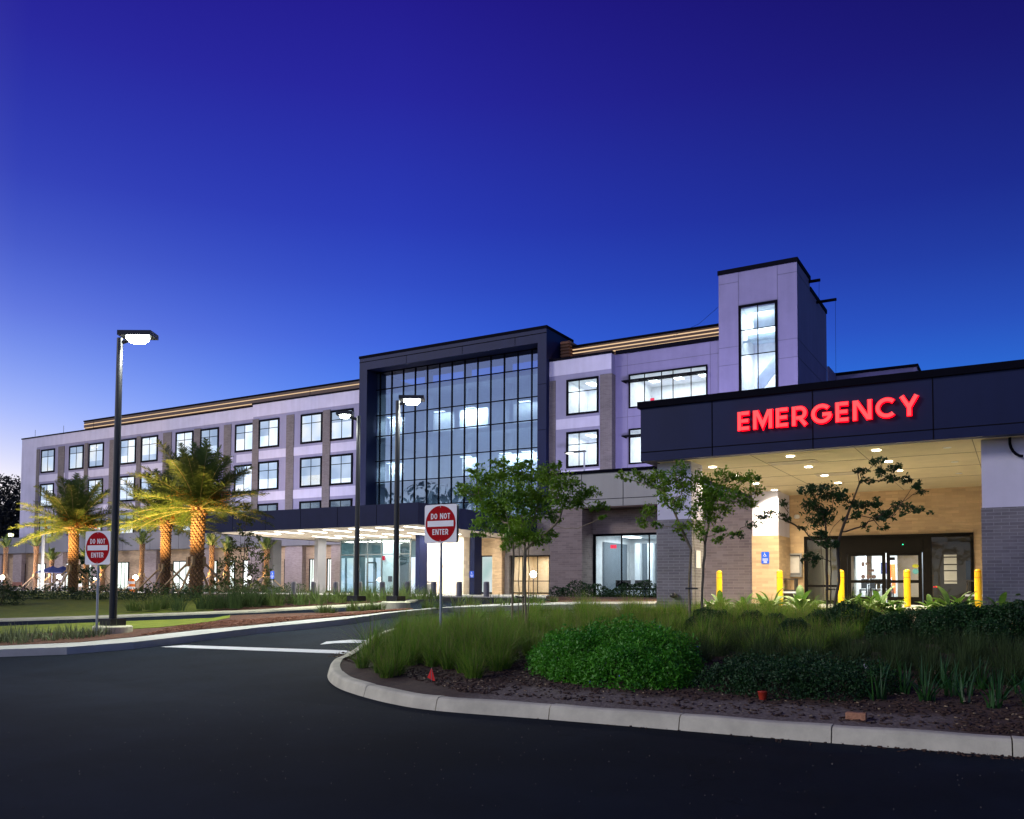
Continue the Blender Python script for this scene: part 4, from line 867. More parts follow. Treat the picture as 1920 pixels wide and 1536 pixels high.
# ------------------------------------------------------------------ street lamps
def street_lamp(base, ztop, label, power, head_side=1, s=1.0, pad=True, hs=1.0):
    r = empty('street_lamp', base); tag(r, label, 'lamp post', 'black parking lot lamp posts'); x, y, z = base
    if pad: p = MB(); p.lathe((x, y, z), [(.43, -.1), (.43, .13), (.40, .16), (0.01, .16)], 28, smooth=False); p.build('concrete_base', concrete, r)
    p = MB(); p.box(x-.20, x+.20, y-.20, y+.20, z+.16, z+.32); p.build('base_cover', polem, r)
    p = MB(); n_ = 12; p.tube([(x, y, z+.3), (x, y, ztop)], [.088*s, .07*s], n_); p.build('pole', polem, r)
    d = Vector((AR[0], AR[1], 0))*head_side
    c = Vector((x, y, ztop))+d*.42
    p = MB(); p.tube([(x, y, ztop-.12), (c.x, c.y, ztop+.02)], .045, 8); p.build('arm', polem, r)
    hd = MB(); hd.box(-.34*hs, .34*hs, -.2*hs, .2*hs, 0, .11); o = hd.build('lamp_head', polem, r, local=True); o.location = c-Vector(base)+Vector((0, 0, .02)); o.rotation_euler.z = YAW
    le = MB(); le.lathe((0, 0, 0), [(.03, -.13), (.15, -.11), (.22, -.05), (.23, 0.0)], 18); e_ = le.build('lens', lamp_e, o, local=True); e_.location = (0, 0, 0); e_.scale = (hs, hs*.8, hs)
    lamp('SPOT', (c.x, c.y, ztop-.2), power, (.95, 1, .86), .25, (0, 0, -1), 2.7, name='street_light')
    return r
bA = gnd(211, 1186, .16); DA = bA.y/ray(211, 1186)[1]; street_lamp(bA, EYE+ray(225, 627)[2]*DA, 'tallest black lamp post with the brightest lamp, on a concrete pad near the left curb', 1700, 1, hs=1.15)
bB = gnd(742, 1138, .16); DB = bB.y/ray(742, 1138)[1]; street_lamp(bB, EYE+ray(752, 748)[2]*DB, 'black lamp post in front of the glass bay with a bright lamp', 2400, 1, hs=1.1)
bC = gnd(668, 1137, .16); DC = bC.y/ray(668, 1137)[1]; street_lamp(bC, EYE+ray(669, 777)[2]*DC, 'black lamp post left of the glass bay with the smaller lamp', 900, -1, pad=False, hs=.75, s=.9)
pf = onY(27, 1040, 62); r = empty('street_lamp', (-106.5, 75, G0)); tag(r, 'small distant lamp post beyond the left end of the building', 'lamp post', 'black parking lot lamp posts')
qf = onY(24, 1000, 75); r.location = (qf.x, 75, G0); p = MB(); p.tube([(qf.x, 75, G0), (qf.x, 75, qf.z)], .1, 8); p.build('pole', galv, r); p = MB(); p.box(qf.x-.9, qf.x+.1, 74.8, 75.2, qf.z-.05, qf.z+.15); p.build('lamp_head', polem, r)
p = MB(); p.box(qf.x-.9, qf.x-.1, 74.8, 75.2, qf.z-.45, qf.z-.05); p.build('lens', emat('far_lens', (1, .95, .45), 9), r)
# ------------------------------------------------------------------ bollards
def ybollard():
    r = empty('yellow_bollard', (0, 0, 0)); p = MB(); p.lathe((0, 0, 0), [(.092, 0), (.092, 1.0), (.084, 1.05), (.05, 1.08), (.01, 1.085)], 22); p.build('sleeve', yellowm, r, local=True)
    for z in (.84, 1.0): p = MB(); p.lathe((0, 0, z), [(.0935, 0), (.0935, .02)], 22); p.build('reflective_stripe', orangem, r, local=True)
    return r
yb = ybollard(); ylab = ['yellow bollard in front of the unlit brick, leftmost of the row', 'yellow bollard beside the parcel shelf under the notice case', 'yellow bollard before the left edge of the sliding doors, behind the thin tree', 'yellow bollard directly in front of the sliding doors', 'yellow bollard hard against the right brick pillar']
ylab[1] = 'yellow bollard beside the bin, below the notice case'
for i, u in enumerate((1348.5, 1462, 1577, 1701, 1834)):
    o = yb if i == 0 else copy_tree(yb); q = onY(u, 1100, 27.6); o.location = (q.x, 27.6, 1.02); tag(o, ylab[i], 'bollard', 'yellow bollards guarding the emergency doors')
def gbollard():
    r = empty('grey_bollard', (0, 0, 0)); p = MB(); p.lathe((0, 0, 0), [(.17, 0), (.17, .72), (.15, .75)], 18); p.build('shaft', mat('grey_bollard_paint', (.20, .20, .21), .6), r, local=True)
    p = MB(); p.lathe((0, 0, .75), [(.16, 0), (.17, .02), (.15, .08), (.02, .10)], 18); p.build('cap', mat('grey_bollard_cap', (.30, .30, .30), .6), r, local=True); return r
gb = gbollard(); GBX = [(507, 1098), (551, 1098), (588, 1098), (630, 1098), (674, 1099), (717, 1100), (764, 1101), (813, 1106), (861, 1107), (912, 1108)]
gl_ = ['pale grey bollard leftmost, in front of the first canopy column', 'pale grey bollard in front of the strip window left of the second canopy column', 'pale grey bollard at the foot of the second canopy column', 'pale grey bollard at the left edge of the glass vestibule', 'grey bollard just right of the lamp post with the smaller lamp', 'grey bollard in front of the white wall inside the glass vestibule', 'grey bollard at the foot of the dark column right of the vestibule', 'grey bollard left of the nearer DO NOT ENTER post, against the bright wall', 'grey bollard in front of the glazing left of the column with the blue plate', 'grey bollard right of the dark column with the blue plate']
for i, (u, v_) in enumerate(GBX):
    o = gb if i == 0 else copy_tree(gb); q = onY(u, v_, 41.0 if u > 780 else 41.4); o.location = (q.x, q.y, 1.02); tag(o, gl_[i], 'bollard', 'grey bollards along the main entrance')
# ------------------------------------------------------------------ blue accessible-parking style plates, notice case, bins, small things
def wheelchair(mb, cx, cz, s, y):
    mb.add([(cx-.03*s+.07*s*math.cos(t*PI/6), y, cz+.40*s+.07*s*math.sin(t*PI/6)) for t in range(12)], [tuple(range(12))[::-1]])
    stroke(mb, [(cx-.03*s, cz+.30*s), (cx, cz+.02*s), (cx+.20*s, cz+.02*s), (cx+.30*s, cz-.25*s), (cx+.38*s, cz-.22*s)], .07*s, y-.001, y, org=(0, 0))
    stroke(mb, [(cx-.01*s, cz+.17*s), (cx+.18*s, cz+.17*s)], .05*s, y-.001, y); stroke(mb, arc(cx+.02*s, cz-.12*s, .22*s, .22*s, 130, 350, 14), .06*s, y-.001, y)
def blue_sign(cx, y, cz, wd, ht, label, cat='sign'):
    r = empty('accessible_sign', (cx, y, cz)); tag(r, label, cat)
    p = MB(); p.prism([(cx+x, cz+z) for x, z in rrect(wd, ht, .025)], y-.012, y); p.build('sign_panel', bluem, r)
    p = MB(); wheelchair(p, cx-.02, cz+ht*.24, ht*.40, y-.0135)
    p.m = [0]*len(p.m)
    for k in range(4): ww = wd*(.36 if k < 2 else .22); p.box(cx-ww, cx+ww, y-.0145, y-.013, cz-ht*(.10+.10*k)-.008, cz-ht*(.10+.10*k)+.008)
    p.build('symbol', whitem, r); return r
q = onY(1435, 1046, 29.79); blue_sign(q.x, 29.79, q.z, .26, .40, 'blue wheelchair sign on the tan brick pillar beside the emergency doors')
q = onY(881, 1077, 51.29); blue_sign(-33.1-.2, 51.29, q.z, .36, .46, 'blue wheelchair sign on the dark column of the main entrance canopy')
q = onY(510.5, 1079, 49.5); blue_sign(q.x, 49.5, q.z+.03, .42, .62, 'blue wheelchair sign on a post by the leftmost canopy column'); 
sp = MB(); sp.tube([(q.x, 49.53, G0), (q.x, 49.53, q.z+.3)], .03, 6); so2 = sp.build('post', galv, bpy.data.objects['accessible_sign.002'])
r = empty('notice_case', (px(1488), 31.4, Z(.8))); tag(r, 'silver framed notice case on the tan brick left of the doors', 'notice case'); q = onY(1488, 1060, 31.4); x0, x1 = onY(1473.5, 1060, 31.4).x, onY(1503.5, 1060, 31.4).x; z0, z1 = onY(1488, 1082, 31.4).z, onY(1488, 1038, 31.4).z
p = MB(); p.box(x0, x1, 31.36, 31.5, z0, z0+.05); p.box(x0, x1, 31.36, 31.5, z1-.05, z1); p.box(x0, x0+.05, 31.36, 31.5, z0+.05, z1-.05); p.box(x1-.05, x1, 31.36, 31.5, z0+.05, z1-.05); p.build('frame', galv, r)
p = MB(); p.box(x0+.05, x1-.05, 31.46, 31.5, z0+.05, z1-.05); p.build('backing', mat('grey_backing', (.18, .19, .22), .6), r)
p = MB(); p.box(x0+.14, x1-.09, 31.44, 31.459, z0+.14, z1-.09); p.build('paper', mat('paper', (.62, .6, .6), .7), r)
def bin_(u, v0, v1, w_, label, tray):
    a, b = onY(u, v1, 30.6), onY(u, v0, 30.6); r = empty('litter_bin', (a.x, 30.6, G0)); tag(r, label, 'litter bin'); zt = b.z
    p = MB(); p.box(a.x-w_, a.x+w_, 30.4, 30.85, G0+.02, zt-.38); p.build('body', mat('dark_bin', (.03, .025, .022), .5), r)
    p = MB(); 
    for s_ in (-1, 1): p.box(a.x+s_*w_-.04*(s_ > 0), a.x+s_*w_+.04*(s_ < 0), 30.42, 30.83, zt-.38, zt-.04)
    p.box(a.x-w_, a.x+w_, 30.4, 30.85, zt-.04, zt); p.build('hood', MT['dark_bin'], r)
    if tray: p = MB(); p.box(a.x-w_*1.1, a.x+w_*1.3, 30.15, 30.5, zt-.50, zt-.44); p.build('tray', mat('ice_grey_tray', (.5, .55, .62), .35), r)
bin_(1481, 1085, 1130, .23, 'dark litter bin with pale tray below the notice case', True); bin_(1826, 1088, 1130, .2, 'dark litter bin with pale tray between the dark glass and right pillar', True)
# wheelchairs parked inside the doors
def wheelchair_obj(x, y, label):
    r = empty('wheelchair', (x, y, G0)); tag(r, label, 'wheelchair', 'wheelchairs parked inside the emergency doors')
    for s_ in (-.27, .27):
        p = MB(); p.tube([(x+s_, y+.3*math.cos(t), G0+.31+.3*math.sin(t)) for t in np.linspace(0, 2*PI, 22)], .02, 6); p.tube([(x+s_, y-.42+.09*math.cos(t), G0+.1+.09*math.sin(t)) for t in np.linspace(0, 2*PI, 12)], .018, 5)
        for k in range(8): t = k*PI/4; p.tube([(x+s_, y, G0+.31), (x+s_, y+.3*math.cos(t), G0+.31+.3*math.sin(t))], .006, 4, cap=False)
        p.build('wheel', mat('chair_rubber', (.02, .02, .022), .5), r)
    p = MB()
    for s_ in (-.22, .22): p.tube([(x+s_, y+.18, G0+.3), (x+s_, y+.22, G0+.92), (x+s_, y+.34, G0+.95)], .014, 6); p.tube([(x+s_, y+.2, G0+.7), (x+s_, y-.25, G0+.7), (x+s_, y-.3, G0+.3), (x+s_, y-.5, G0+.1)], .014, 6)
    p.build('frame', galv, r)
    p = MB(); p.box(x-.22, x+.22, y-.22, y+.2, G0+.48, G0+.53); p.build('seat', MT['chair_rubber'], r); p = MB(); p.box(x-.22, x+.22, y+.19, y+.225, G0+.55, G0+.9); p.build('backrest', MT['chair_rubber'], r)
for i, (u, lb) in enumerate(((1616, 'leftmost wheelchair seen through the glass doors'), (1641, 'middle wheelchair seen through the glass doors'), (1657, 'wheelchair nearest the door stile, seen through the glass'))): wheelchair_obj(onY(u, 1110, 33.0+.3*i).x, 33.0+.35*i, lb)
# traffic barrel, flag pole, benches, umbrellas, litter
q = onY(247, 1098, 46); r = empty('traffic_barrel', (q.x, 46, 1.05)); tag(r, 'orange and white striped traffic barrel on the lawn edge by the palms', 'traffic barrel')
for k in range(5): p = MB(); p.lathe((q.x, 46, 1.05+k*.22), [(.30-.015*k, 0), (.30-.015*k, .20), (.28-.015*k, .22)], 16); p.build('band', orangem if k % 2 == 0 else whitem, r)
q = onY(80, 1050, 47); qt = onY(82, 986, 47); r = empty('flag_pole', (q.x, 47, 1.0)); tag(r, 'white pole with a limp red flag in front of the left wing', 'flag pole')
p = MB(); p.tube([(q.x, 47, 1.0), (q.x, 47, qt.z)], [.16, .12], 12); p.build('pole', mat('white_pole_paint', (.75, .75, .8), .4), r); p = MB()
p.add([(q.x+.1, 46.95, qt.z+.7), (q.x+.55, 46.85, qt.z+.5), (q.x+.5, 47.0, qt.z-.1), (q.x+.9, 46.9, qt.z-.45), (q.x+.35, 46.9, qt.z-.3), (q.x+.1, 47, qt.z+.1)], [(0, 1, 2, 5), (5, 2, 4), (2, 3, 4)]); p.add([(q.x, 47, qt.z), (q.x+.1, 47.0, qt.z+.7), (q.x+.1, 46.96, qt.z)], [(0, 1, 2)]); p.build('flag', redm, r)
for i, (u, lb) in enumerate(((98, 'blue market umbrella left of the first big palm'), (118, 'blue market umbrella partly behind the first big palm'))):
    q = onY(u, 1070, 50+i*2); r = empty('umbrella', (q.x, q.y, 1.0)); tag(r, lb, 'umbrella'); zt = q.z-.3; p = MB(); n_ = 8
    rim = [(q.x+1.5*math.cos(t*2*PI/n_), q.y+1.5*math.sin(t*2*PI/n_), zt+.1) for t in range(n_)]; p.add([(q.x, q.y, zt+.75)]+rim, [(0, 1+k, 1+(k+1) % n_) for k in range(n_)]); p.build('canopy', mat('blue_canvas', (.06, .09, .30), .8), r)
    p = MB(); p.tube([(q.x, q.y, 1.0), (q.x, q.y, zt+.7)], .03, 6); p.build('pole', galv, r)
    t_ = MB(); t_.lathe((q.x, q.y, 1.0), [(.25, 0), (.25, .03), (.03, .05), (.03, .7), (.55, .71), (.55, .74)], 14); t_.build('table', whitem, r)
for i, (u, lb) in enumerate(((103, 'white patio chair beneath the left blue umbrella'), (113, 'white patio chair between the umbrellas and first big palm'), (146, 'white patio chair right of the first big palm trunk'))):
    q = onY(u, 1098, 49); r = empty('patio_chair', (q.x, 49, 1.03)); tag(r, lb, 'chair', 'white patio chairs'); x, y, z = q.x, 49, 1.03
    p = MB(); p.box(x-.24, x+.24, y-.24, y+.24, z+.42, z+.46); p.build('seat', whitem, r); p = MB(); p.box(x-.24, x+.24, y+.22, y+.26, z+.46, z+.9); p.build('backrest', whitem, r)
    for a in (-.22, .22):
        for c_ in (-.22, .22): p = MB(); p.tube([(x+a, y+c_, z), (x+a, y+c_, z+.42)], .018, 5); p.build('leg', whitem, r)
q = onY(28, 1100, 46); r = empty('park_bench', (q.x, 46, 1.0)); tag(r, 'low reddish bench at the far left of the lawn', 'bench'); p = MB(); p.box(q.x-.75, q.x+.75, 45.8, 46.2, 1.40, 1.46); p.build('seat', woodm, r); p = MB(); p.box(q.x-.75, q.x+.75, 46.18, 46.22, 1.5, 1.85); p.build('backrest', mat('red_wood', (.35, .14, .10), .7), r)
for a in (-.6, .6): p = MB(); p.box(q.x+a-.04, q.x+a+.04, 45.85, 46.15, 1.0, 1.4); p.build('leg', galv, r)
q = onY(805, 1092, 52.6); r = empty('litter_bin', (q.x, 52.6, G0)); tag(r, 'round grey litter bin against the bright wall of the main entrance', 'litter bin'); p = MB(); p.lathe((q.x, 52.6, G0+.03), [(.28, 0), (.30, .75)], 18); p.build('body', mat('mid_grey_paint', (.28, .28, .28), .5), r); p = MB(); p.lathe((q.x, 52.6, G0+.86), [(.31, 0), (.30, .1), (.1, .2)], 18); p.build('lid', MT['mid_grey_paint'], r)
# survey flag, orange pot, brick, paper on the island
q = gnd(809, 1279, .12); r = empty('marker_flag', q); tag(r, 'small red triangular marker flag in the mulch by the grasses', 'flag')
p = MB(); p.tube([q, q+Vector((0, 0, .20))], .003, 4); p.build('wire', galv, r); p = MB(); p.add([(q.x-.07, q.y, q.z+.06), (q.x+.06, q.y+.01, q.z), (q.x, q.y, q.z+.20), (q.x-.07, q.y+.003, q.z+.06), (q.x+.06, q.y+.013, q.z), (q.x, q.y+.003, q.z+.20)], [(0, 1, 2), (5, 4, 3)]); p.build('pennant', mat('flag_red', (.75, .012, .01), .6), r)
q = gnd(1430, 1314, .12); r = tag(MB().lathe((q.x, q.y, q.z), [(.035, 0), (.055, .10), (.06, .105), (.045, .11)], 14).build('plant_pot', mat('red_plastic', (.40, .03, .012), .5)), 'small red plastic pot under the dark ground cover', 'plant pot')
q = gnd(1606, 1350, .125); b = MB(); b.box(q.x-.10, q.x+.095, q.y-.045, q.y+.045, q.z, q.z+.075); o = tag(b.build('brick', mat('clay_brick', (.45, .22, .12), .85, var=.2, scale=25, bump=.6, bscale=90)), 'single clay brick lying on the mulch near the curb', 'brick'); bv = o.modifiers.new('b', 'BEVEL'); bv.width = .006
q = gnd(1624, 1262, .12); p = MB(); p.add([(q.x-.05, q.y, q.z+.10), (q.x+.03, q.y-.02, q.z+.02), (q.x+.05, q.y+.03, q.z+.06), (q.x-.01, q.y+.03, q.z+.13)], [(0, 1, 2, 3)]); p.add([(q.x-.05, q.y+.003, q.z+.10), (q.x+.03, q.y-.017, q.z+.02), (q.x+.05, q.y+.033, q.z+.06), (q.x-.01, q.y+.033, q.z+.13)], [(3, 2, 1, 0)]); tag(p.build('paper_scrap', whitem), 'crumpled white paper scrap on the dark ground cover', 'litter')
# ------------------------------------------------------------------ vegetation builders
def rnd_unit(n):
    v = RN.normal(size=(n, 3)); return v/np.linalg.norm(v, axis=1)[:, None]
def leaf_mesh(name, centers, size, m, parent=None, aspect=.45, droop=.3, jitter=.35, up=None):
    n = len(centers); d = rnd_unit(n); d[:, 2] -= droop; d /= np.linalg.norm(d, axis=1)[:, None]
    if up is not None: d[:, 2] = np.abs(d[:, 2])*up+.25; d /= np.linalg.norm(d, axis=1)[:, None]
    s = np.cross(d, rnd_unit(n)); s /= np.linalg.norm(s, axis=1)[:, None]+1e-9; nn = np.cross(d, s)
    L_ = size*(1+RN.uniform(-jitter, jitter, n))[:, None]; Wd = L_*aspect
    a = centers-d*L_*.5; b = centers+d*L_*.5; c = centers+s*Wd*.5+nn*L_*.08-d*L_*.08; e = centers-s*Wd*.5+nn*L_*.08-d*L_*.08
    V = np.stack([a, c, b, e], 1).reshape(-1, 3); F = np.arange(4*n).reshape(n, 4); return npmesh(name, V, F, m, parent)
def ball(n, surf=.55):
    v = rnd_unit(n); r = RN.uniform(0, 1, n)**(1/3); r = surf+(1-surf)*r; return v*r[:, None]
def grow(mb, stems, targets, r0=.05, tip=.006, jit=.08, seg=5, fork_bias=.25):
    """stems: list of polylines (Vectors). every target gets a curved limb from the nearest earlier node; radii from the load carried"""
    nodes = []; par = []; 
    for st in stems:
        for i, p in enumerate(st): nodes.append(Vector(p)); par.append(len(nodes)-2 if i else -1)
    cand = [i for st_ in [0] for i in range(len(nodes))]; base_ok = set()
    k = 0
    for st in stems:
        for i in range(len(st)):
            if i >= len(st)*.55: base_ok.add(k)
            k += 1
    starts = set(base_ok); tops = [Vector(st[-1]) for st in stems]
    targets = sorted(targets, key=lambda t: min((t-p).length for p in tops))
    for t in targets:
        best = min(starts, key=lambda i: (nodes[i]-t).length+fork_bias*max(0, nodes[i].z-t.z+.12)*4)
        a = nodes[best]; prev = best; n = max(2, int((t-a).length/.16))
        side = Vector(rnd_unit(1)[0])*(t-a).length*.10+Vector((0, 0, -.08*(t-a).length*(1 if t.z > a.z else -1)))
        for j in range(1, n+1):
            u = j/n; p = a.lerp(t, u)+side*math.sin(PI*u)+Vector(rnd_unit(1)[0])*jit*.25*(j < n); nodes.append(p); par.append(prev); prev = len(nodes)-1
            if j >= n*.4: starts.add(prev)
    load = [0]*len(nodes); kids = [0]*len(nodes)
    for i, p in enumerate(par):
        if p >= 0: kids[p] += 1
    for i in range(len(nodes)):
        if kids[i] == 0:
            j = i
            while j >= 0: load[j] += 1; j = par[j]
    rad = [min(r0, tip*(l**.52)) for l in load]
    for i, p in enumerate(par):
        if p >= 0: mb.tube([nodes[p], nodes[i]], [max(rad[i], min(rad[p], rad[i]*1.25)), rad[i]], 6 if rad[i] > .015 else 4, cap=False)
    return nodes
def cluster_pts(px_, py_, rx, ry, Y, dens, depth=1.0):
    c = onY(px_, py_, Y); sc = Y/ray(px_, py_)[1]/FP; n = max(4, int(rx*ry*dens)); k = max(3, int(n/9)); sub = RN.normal(0, .50, (k, 3)); sub /= np.maximum(1, np.linalg.norm(sub, axis=1)/1.15)[:, None]
    b = sub[RN.randint(0, k, n)]+RN.normal(0, .20, (n, 3))
    R3 = np.array(AR)*1.0; U3 = np.array(AU); F3 = np.array([AF[0], AF[1], 0])
    return np.array(c)+b[:, :1]*rx*sc*R3+b[:, 2:3]*ry*sc*U3+b[:, 1:2]*rx*sc*depth*F3
def crape(name, label, Y, stems_px, clusters, dens=.34, size=.075, bark=barkm, lm=leaf, tie=None, spread=.45, cat='tree', top_r=.028, group=None, sub=3, tipr=.0045):
    base = gnd(*stems_px[0][0][:2]); base = onY(stems_px[0][0][0], stems_px[0][0][1], Y); base.z = h(Y)+.1
    r = empty(name, base); tag(r, label, cat, group)
    stems = []
    for i, st in enumerate(stems_px):
        yy = Y+(i % 3-1)*.12; pts = [onY(u, v, yy+.0) for u, v in st]; b0 = pts[0].copy(); b0.z = h(yy)+.02; 
        if pts[0].z > b0.z+.05: pts = [b0]+pts
        fine = []
        for a, b in zip(pts, pts[1:]):
            n = max(1, int((b-a).length/.2))
            for k in range(n): fine.append(a.lerp(b, k/n)+Vector((RN.uniform(-.008, .008), RN.uniform(-.008, .008), 0)))
        fine.append(pts[-1]); stems.append(fine)
    tg = []; C = []
    for (u, v, rx, ry) in clusters:
        yy = Y+RN.uniform(-spread, spread); c = onY(u, v, yy); tg.append(c); sc = yy/ray(u, v)[1]/FP
        for _ in range(sub): tg.append(c+Vector(AR)*RN.uniform(-.7, .7)*rx*sc+Vector(AU)*RN.uniform(-.6, .7)*ry*sc+Vector((0, RN.uniform(-.12, .12), 0)))
        C.append(cluster_pts(u, v, rx, ry, yy, dens))
    mb = MB(); grow(mb, stems, tg, r0=top_r, tip=tipr); mb.build('trunk', bark, r); leaf_mesh('crown', np.concatenate(C), size, lm, r)
    if tie:
        p = MB(); q = onY(tie[0], tie[1], Y); p.tube([(q.x+tie[2]*math.cos(t), q.y+tie[2]*.7*math.sin(t), q.z+.01*math.sin(2*t)) for t in np.linspace(0, 2*PI, 18)], .012, 6); p.build('tie_ring', polem, r)
    return r
CA = [(938, 868, 16, 9), (893, 880, 16, 8), (880, 925, 22, 14), (910, 905, 28, 20), (945, 890, 30, 20), (985, 895, 30, 20), (1025, 890, 25, 18), (1060, 905, 28, 16), (1095, 925, 25, 12), (1122, 950, 14, 10), (925, 945, 35, 22), (965, 930, 35, 25), (1005, 935, 35, 22), (1045, 935, 25, 18), (1040, 968, 14, 12), (905, 985, 22, 12), (945, 985, 28, 18), (975, 1000, 30, 22), (1005, 1010, 25, 14), (1030, 1000, 14, 8), (955, 1020, 14, 14), (868, 920, 10, 7), (1000, 960, 26, 18), (940, 960, 30, 20), (1042, 878, 10, 8), (900, 930, 20, 14), (1078, 940, 20, 12), (980, 870, 18, 10), (862, 908, 9, 6), (896, 1003, 12, 6), (1048, 868, 7, 6), (1128, 968, 9, 6), (1026, 1012, 9, 5)]
crape('flowering_tree', 'fullest young multi-stem tree with dense green crown, in front of the glass bay corner', 15.6, [[(960, 1172), (962, 1080), (963, 1020), (948, 960)], [(972, 1172), (973, 1090), (974, 1010), (985, 930)], [(980, 1175), (981, 1080), (984, 1020), (1010, 950)], [(986, 1172), (984, 1090), (986, 1030), (1040, 985)], [(990, 1172), (992, 1070), (990, 1010), (970, 950)]], CA, tie=(976, 1119, .11), dens=1.25, size=.074, top_r=.026)
CB = [(1164, 888, 9, 8), (1194, 890, 16, 11), (1216, 902, 20, 14), (1236, 890, 16, 12), (1255, 902, 20, 15), (1276, 883, 14, 14), (1285, 914, 20, 15), (1316, 902, 22, 16), (1342, 918, 28, 20), (1363, 890, 20, 12), (1398, 898, 20, 12), (1417, 920, 14, 9), (1328, 937, 24, 18), (1380, 930, 24, 16), (1403, 942, 16, 10), (1216, 956, 14, 12), (1204, 976, 10, 12), (1232, 984, 8, 9), (1248, 937, 18, 13), (1272, 946, 16, 15), (1276, 989, 14, 10), (1279, 1007, 8, 7), (1305, 985, 14, 14), (1335, 970, 16, 14), (1351, 993, 14, 10), (1347, 1012, 12, 8), (1328, 951, 16, 12), (1380, 1000, 10, 5), (1360, 955, 16, 10), (1300, 960, 10, 14), (1318, 1000, 12, 12), (1240, 915, 16, 10), (1175, 900, 7, 5), (1424, 896, 8, 5), (1272, 868, 6, 6)]
crape('flowering_tree', 'young three-stem tree with airy green crown left of the tan brick pillar', 17.3, [[(1293, 1168), (1292, 1080), (1296, 1030), (1275, 985), (1262, 955)], [(1304, 1168), (1303, 1080), (1302, 1025), (1298, 980)], [(1315, 1165), (1318, 1080), (1322, 1020), (1332, 960), (1340, 930)]], CB, tie=None, dens=1.2, size=.070, top_r=.034)
o = MB(); q = onY(1304, 1104, 17.3); o.box(q.x-.13, q.x+.13, 17.05, 17.09, q.z-.015, q.z+.02); t2 = [x for x in COL.objects if x.name == 'flowering_tree.001'][0]; o.build('tie_strap', polem, t2)
CC = [(1544, 921, 22, 15), (1516, 916, 16, 10), (1569, 932, 20, 12), (1526, 949, 20, 15), (1533, 975, 22, 15), (1551, 962, 18, 14), (1540, 1000, 18, 10), (1547, 1018, 20, 9), (1500, 918, 10, 6), (1580, 926, 8, 7), (1642, 865, 13, 7), (1614, 882, 12, 7), (1624, 899, 12, 7), (1653, 886, 14, 9), (1678, 877, 12, 9), (1671, 896, 16, 8), (1699, 900, 14, 8), (1716, 911, 12, 8), (1727, 922, 10, 7), (1618, 949, 16, 10), (1639, 944, 16, 9), (1646, 968, 16, 10), (1625, 988, 9, 6), (1664, 968, 14, 9), (1681, 949, 14, 8), (1709, 953, 16, 8), (1657, 988, 12, 6), (1607, 965, 13, 8), (1597, 946, 14, 9), (1744, 961, 5, 4), (1470, 946, 9, 7), (1474, 972, 9, 8), (1446, 963, 14, 7), (1428, 972, 12, 7), (1407, 985, 12, 7), (1385, 1003, 14, 6), (1516, 1042, 12, 7), (1530, 1051, 9, 12), (1509, 1051, 7, 6), (1562, 1022, 14, 7), (1505, 990, 9, 6), (1583, 975, 9, 6), (1656, 862, 8, 5), (1690, 962, 9, 5), (1720, 958, 8, 5)]
crape('flowering_tree', 'thin open-branched tree with sparse dark crown in front of the sliding doors', 19.0, [[(1546, 1150), (1544, 1090), (1541, 1040), (1538, 1000)], [(1551, 1152), (1551, 1090), (1550, 1030), (1548, 985)], [(1556, 1152), (1558, 1090), (1558, 1035), (1556, 1000)], [(1560, 1156), (1573, 1090), (1570, 1020), (1585, 975), (1610, 910)]], CC, tie=(1561, 1105, .13), dens=1.2, size=.070, bark=barkd, lm=leafd, top_r=.03)
for u, D_s in ((1549, 19.0),): pass
# magnolia-like shrub on the mulch mound
CM = [(458, 950, 12, 9), (462, 975, 14, 12), (450, 990, 14, 9), (468, 1000, 12, 10), (430, 1030, 14, 12), (450, 1025, 16, 14), (475, 1035, 16, 14), (425, 1055, 16, 14), (445, 1060, 20, 16), (470, 1065, 22, 18), (495, 1070, 14, 14), (420, 1085, 16, 12), (440, 1095, 22, 14), (465, 1095, 24, 16), (490, 1095, 18, 14), (430, 1110, 16, 8), (455, 1118, 22, 10), (480, 1115, 18, 9), (412, 1072, 9, 9), (500, 1050, 9, 12), (482, 1010, 8, 8), (437, 1008, 8, 8), (405, 1095, 9, 6), (507, 1105, 9, 8)]
crape('flowering_shrub', 'tall open shrub growing on the low mulch mound left of the entrance canopy', 23.3, [[(452, 1150), (448, 1120), (438, 1080)], [(456, 1152), (456, 1110), (458, 1050), (460, 980)], [(460, 1152), (470, 1110), (482, 1070)], [(454, 1152), (460, 1125), (470, 1060)]], CM, dens=.45, size=.13, bark=barkd, lm=leafo, spread=.5, cat='shrub', top_r=.03, tipr=.004)
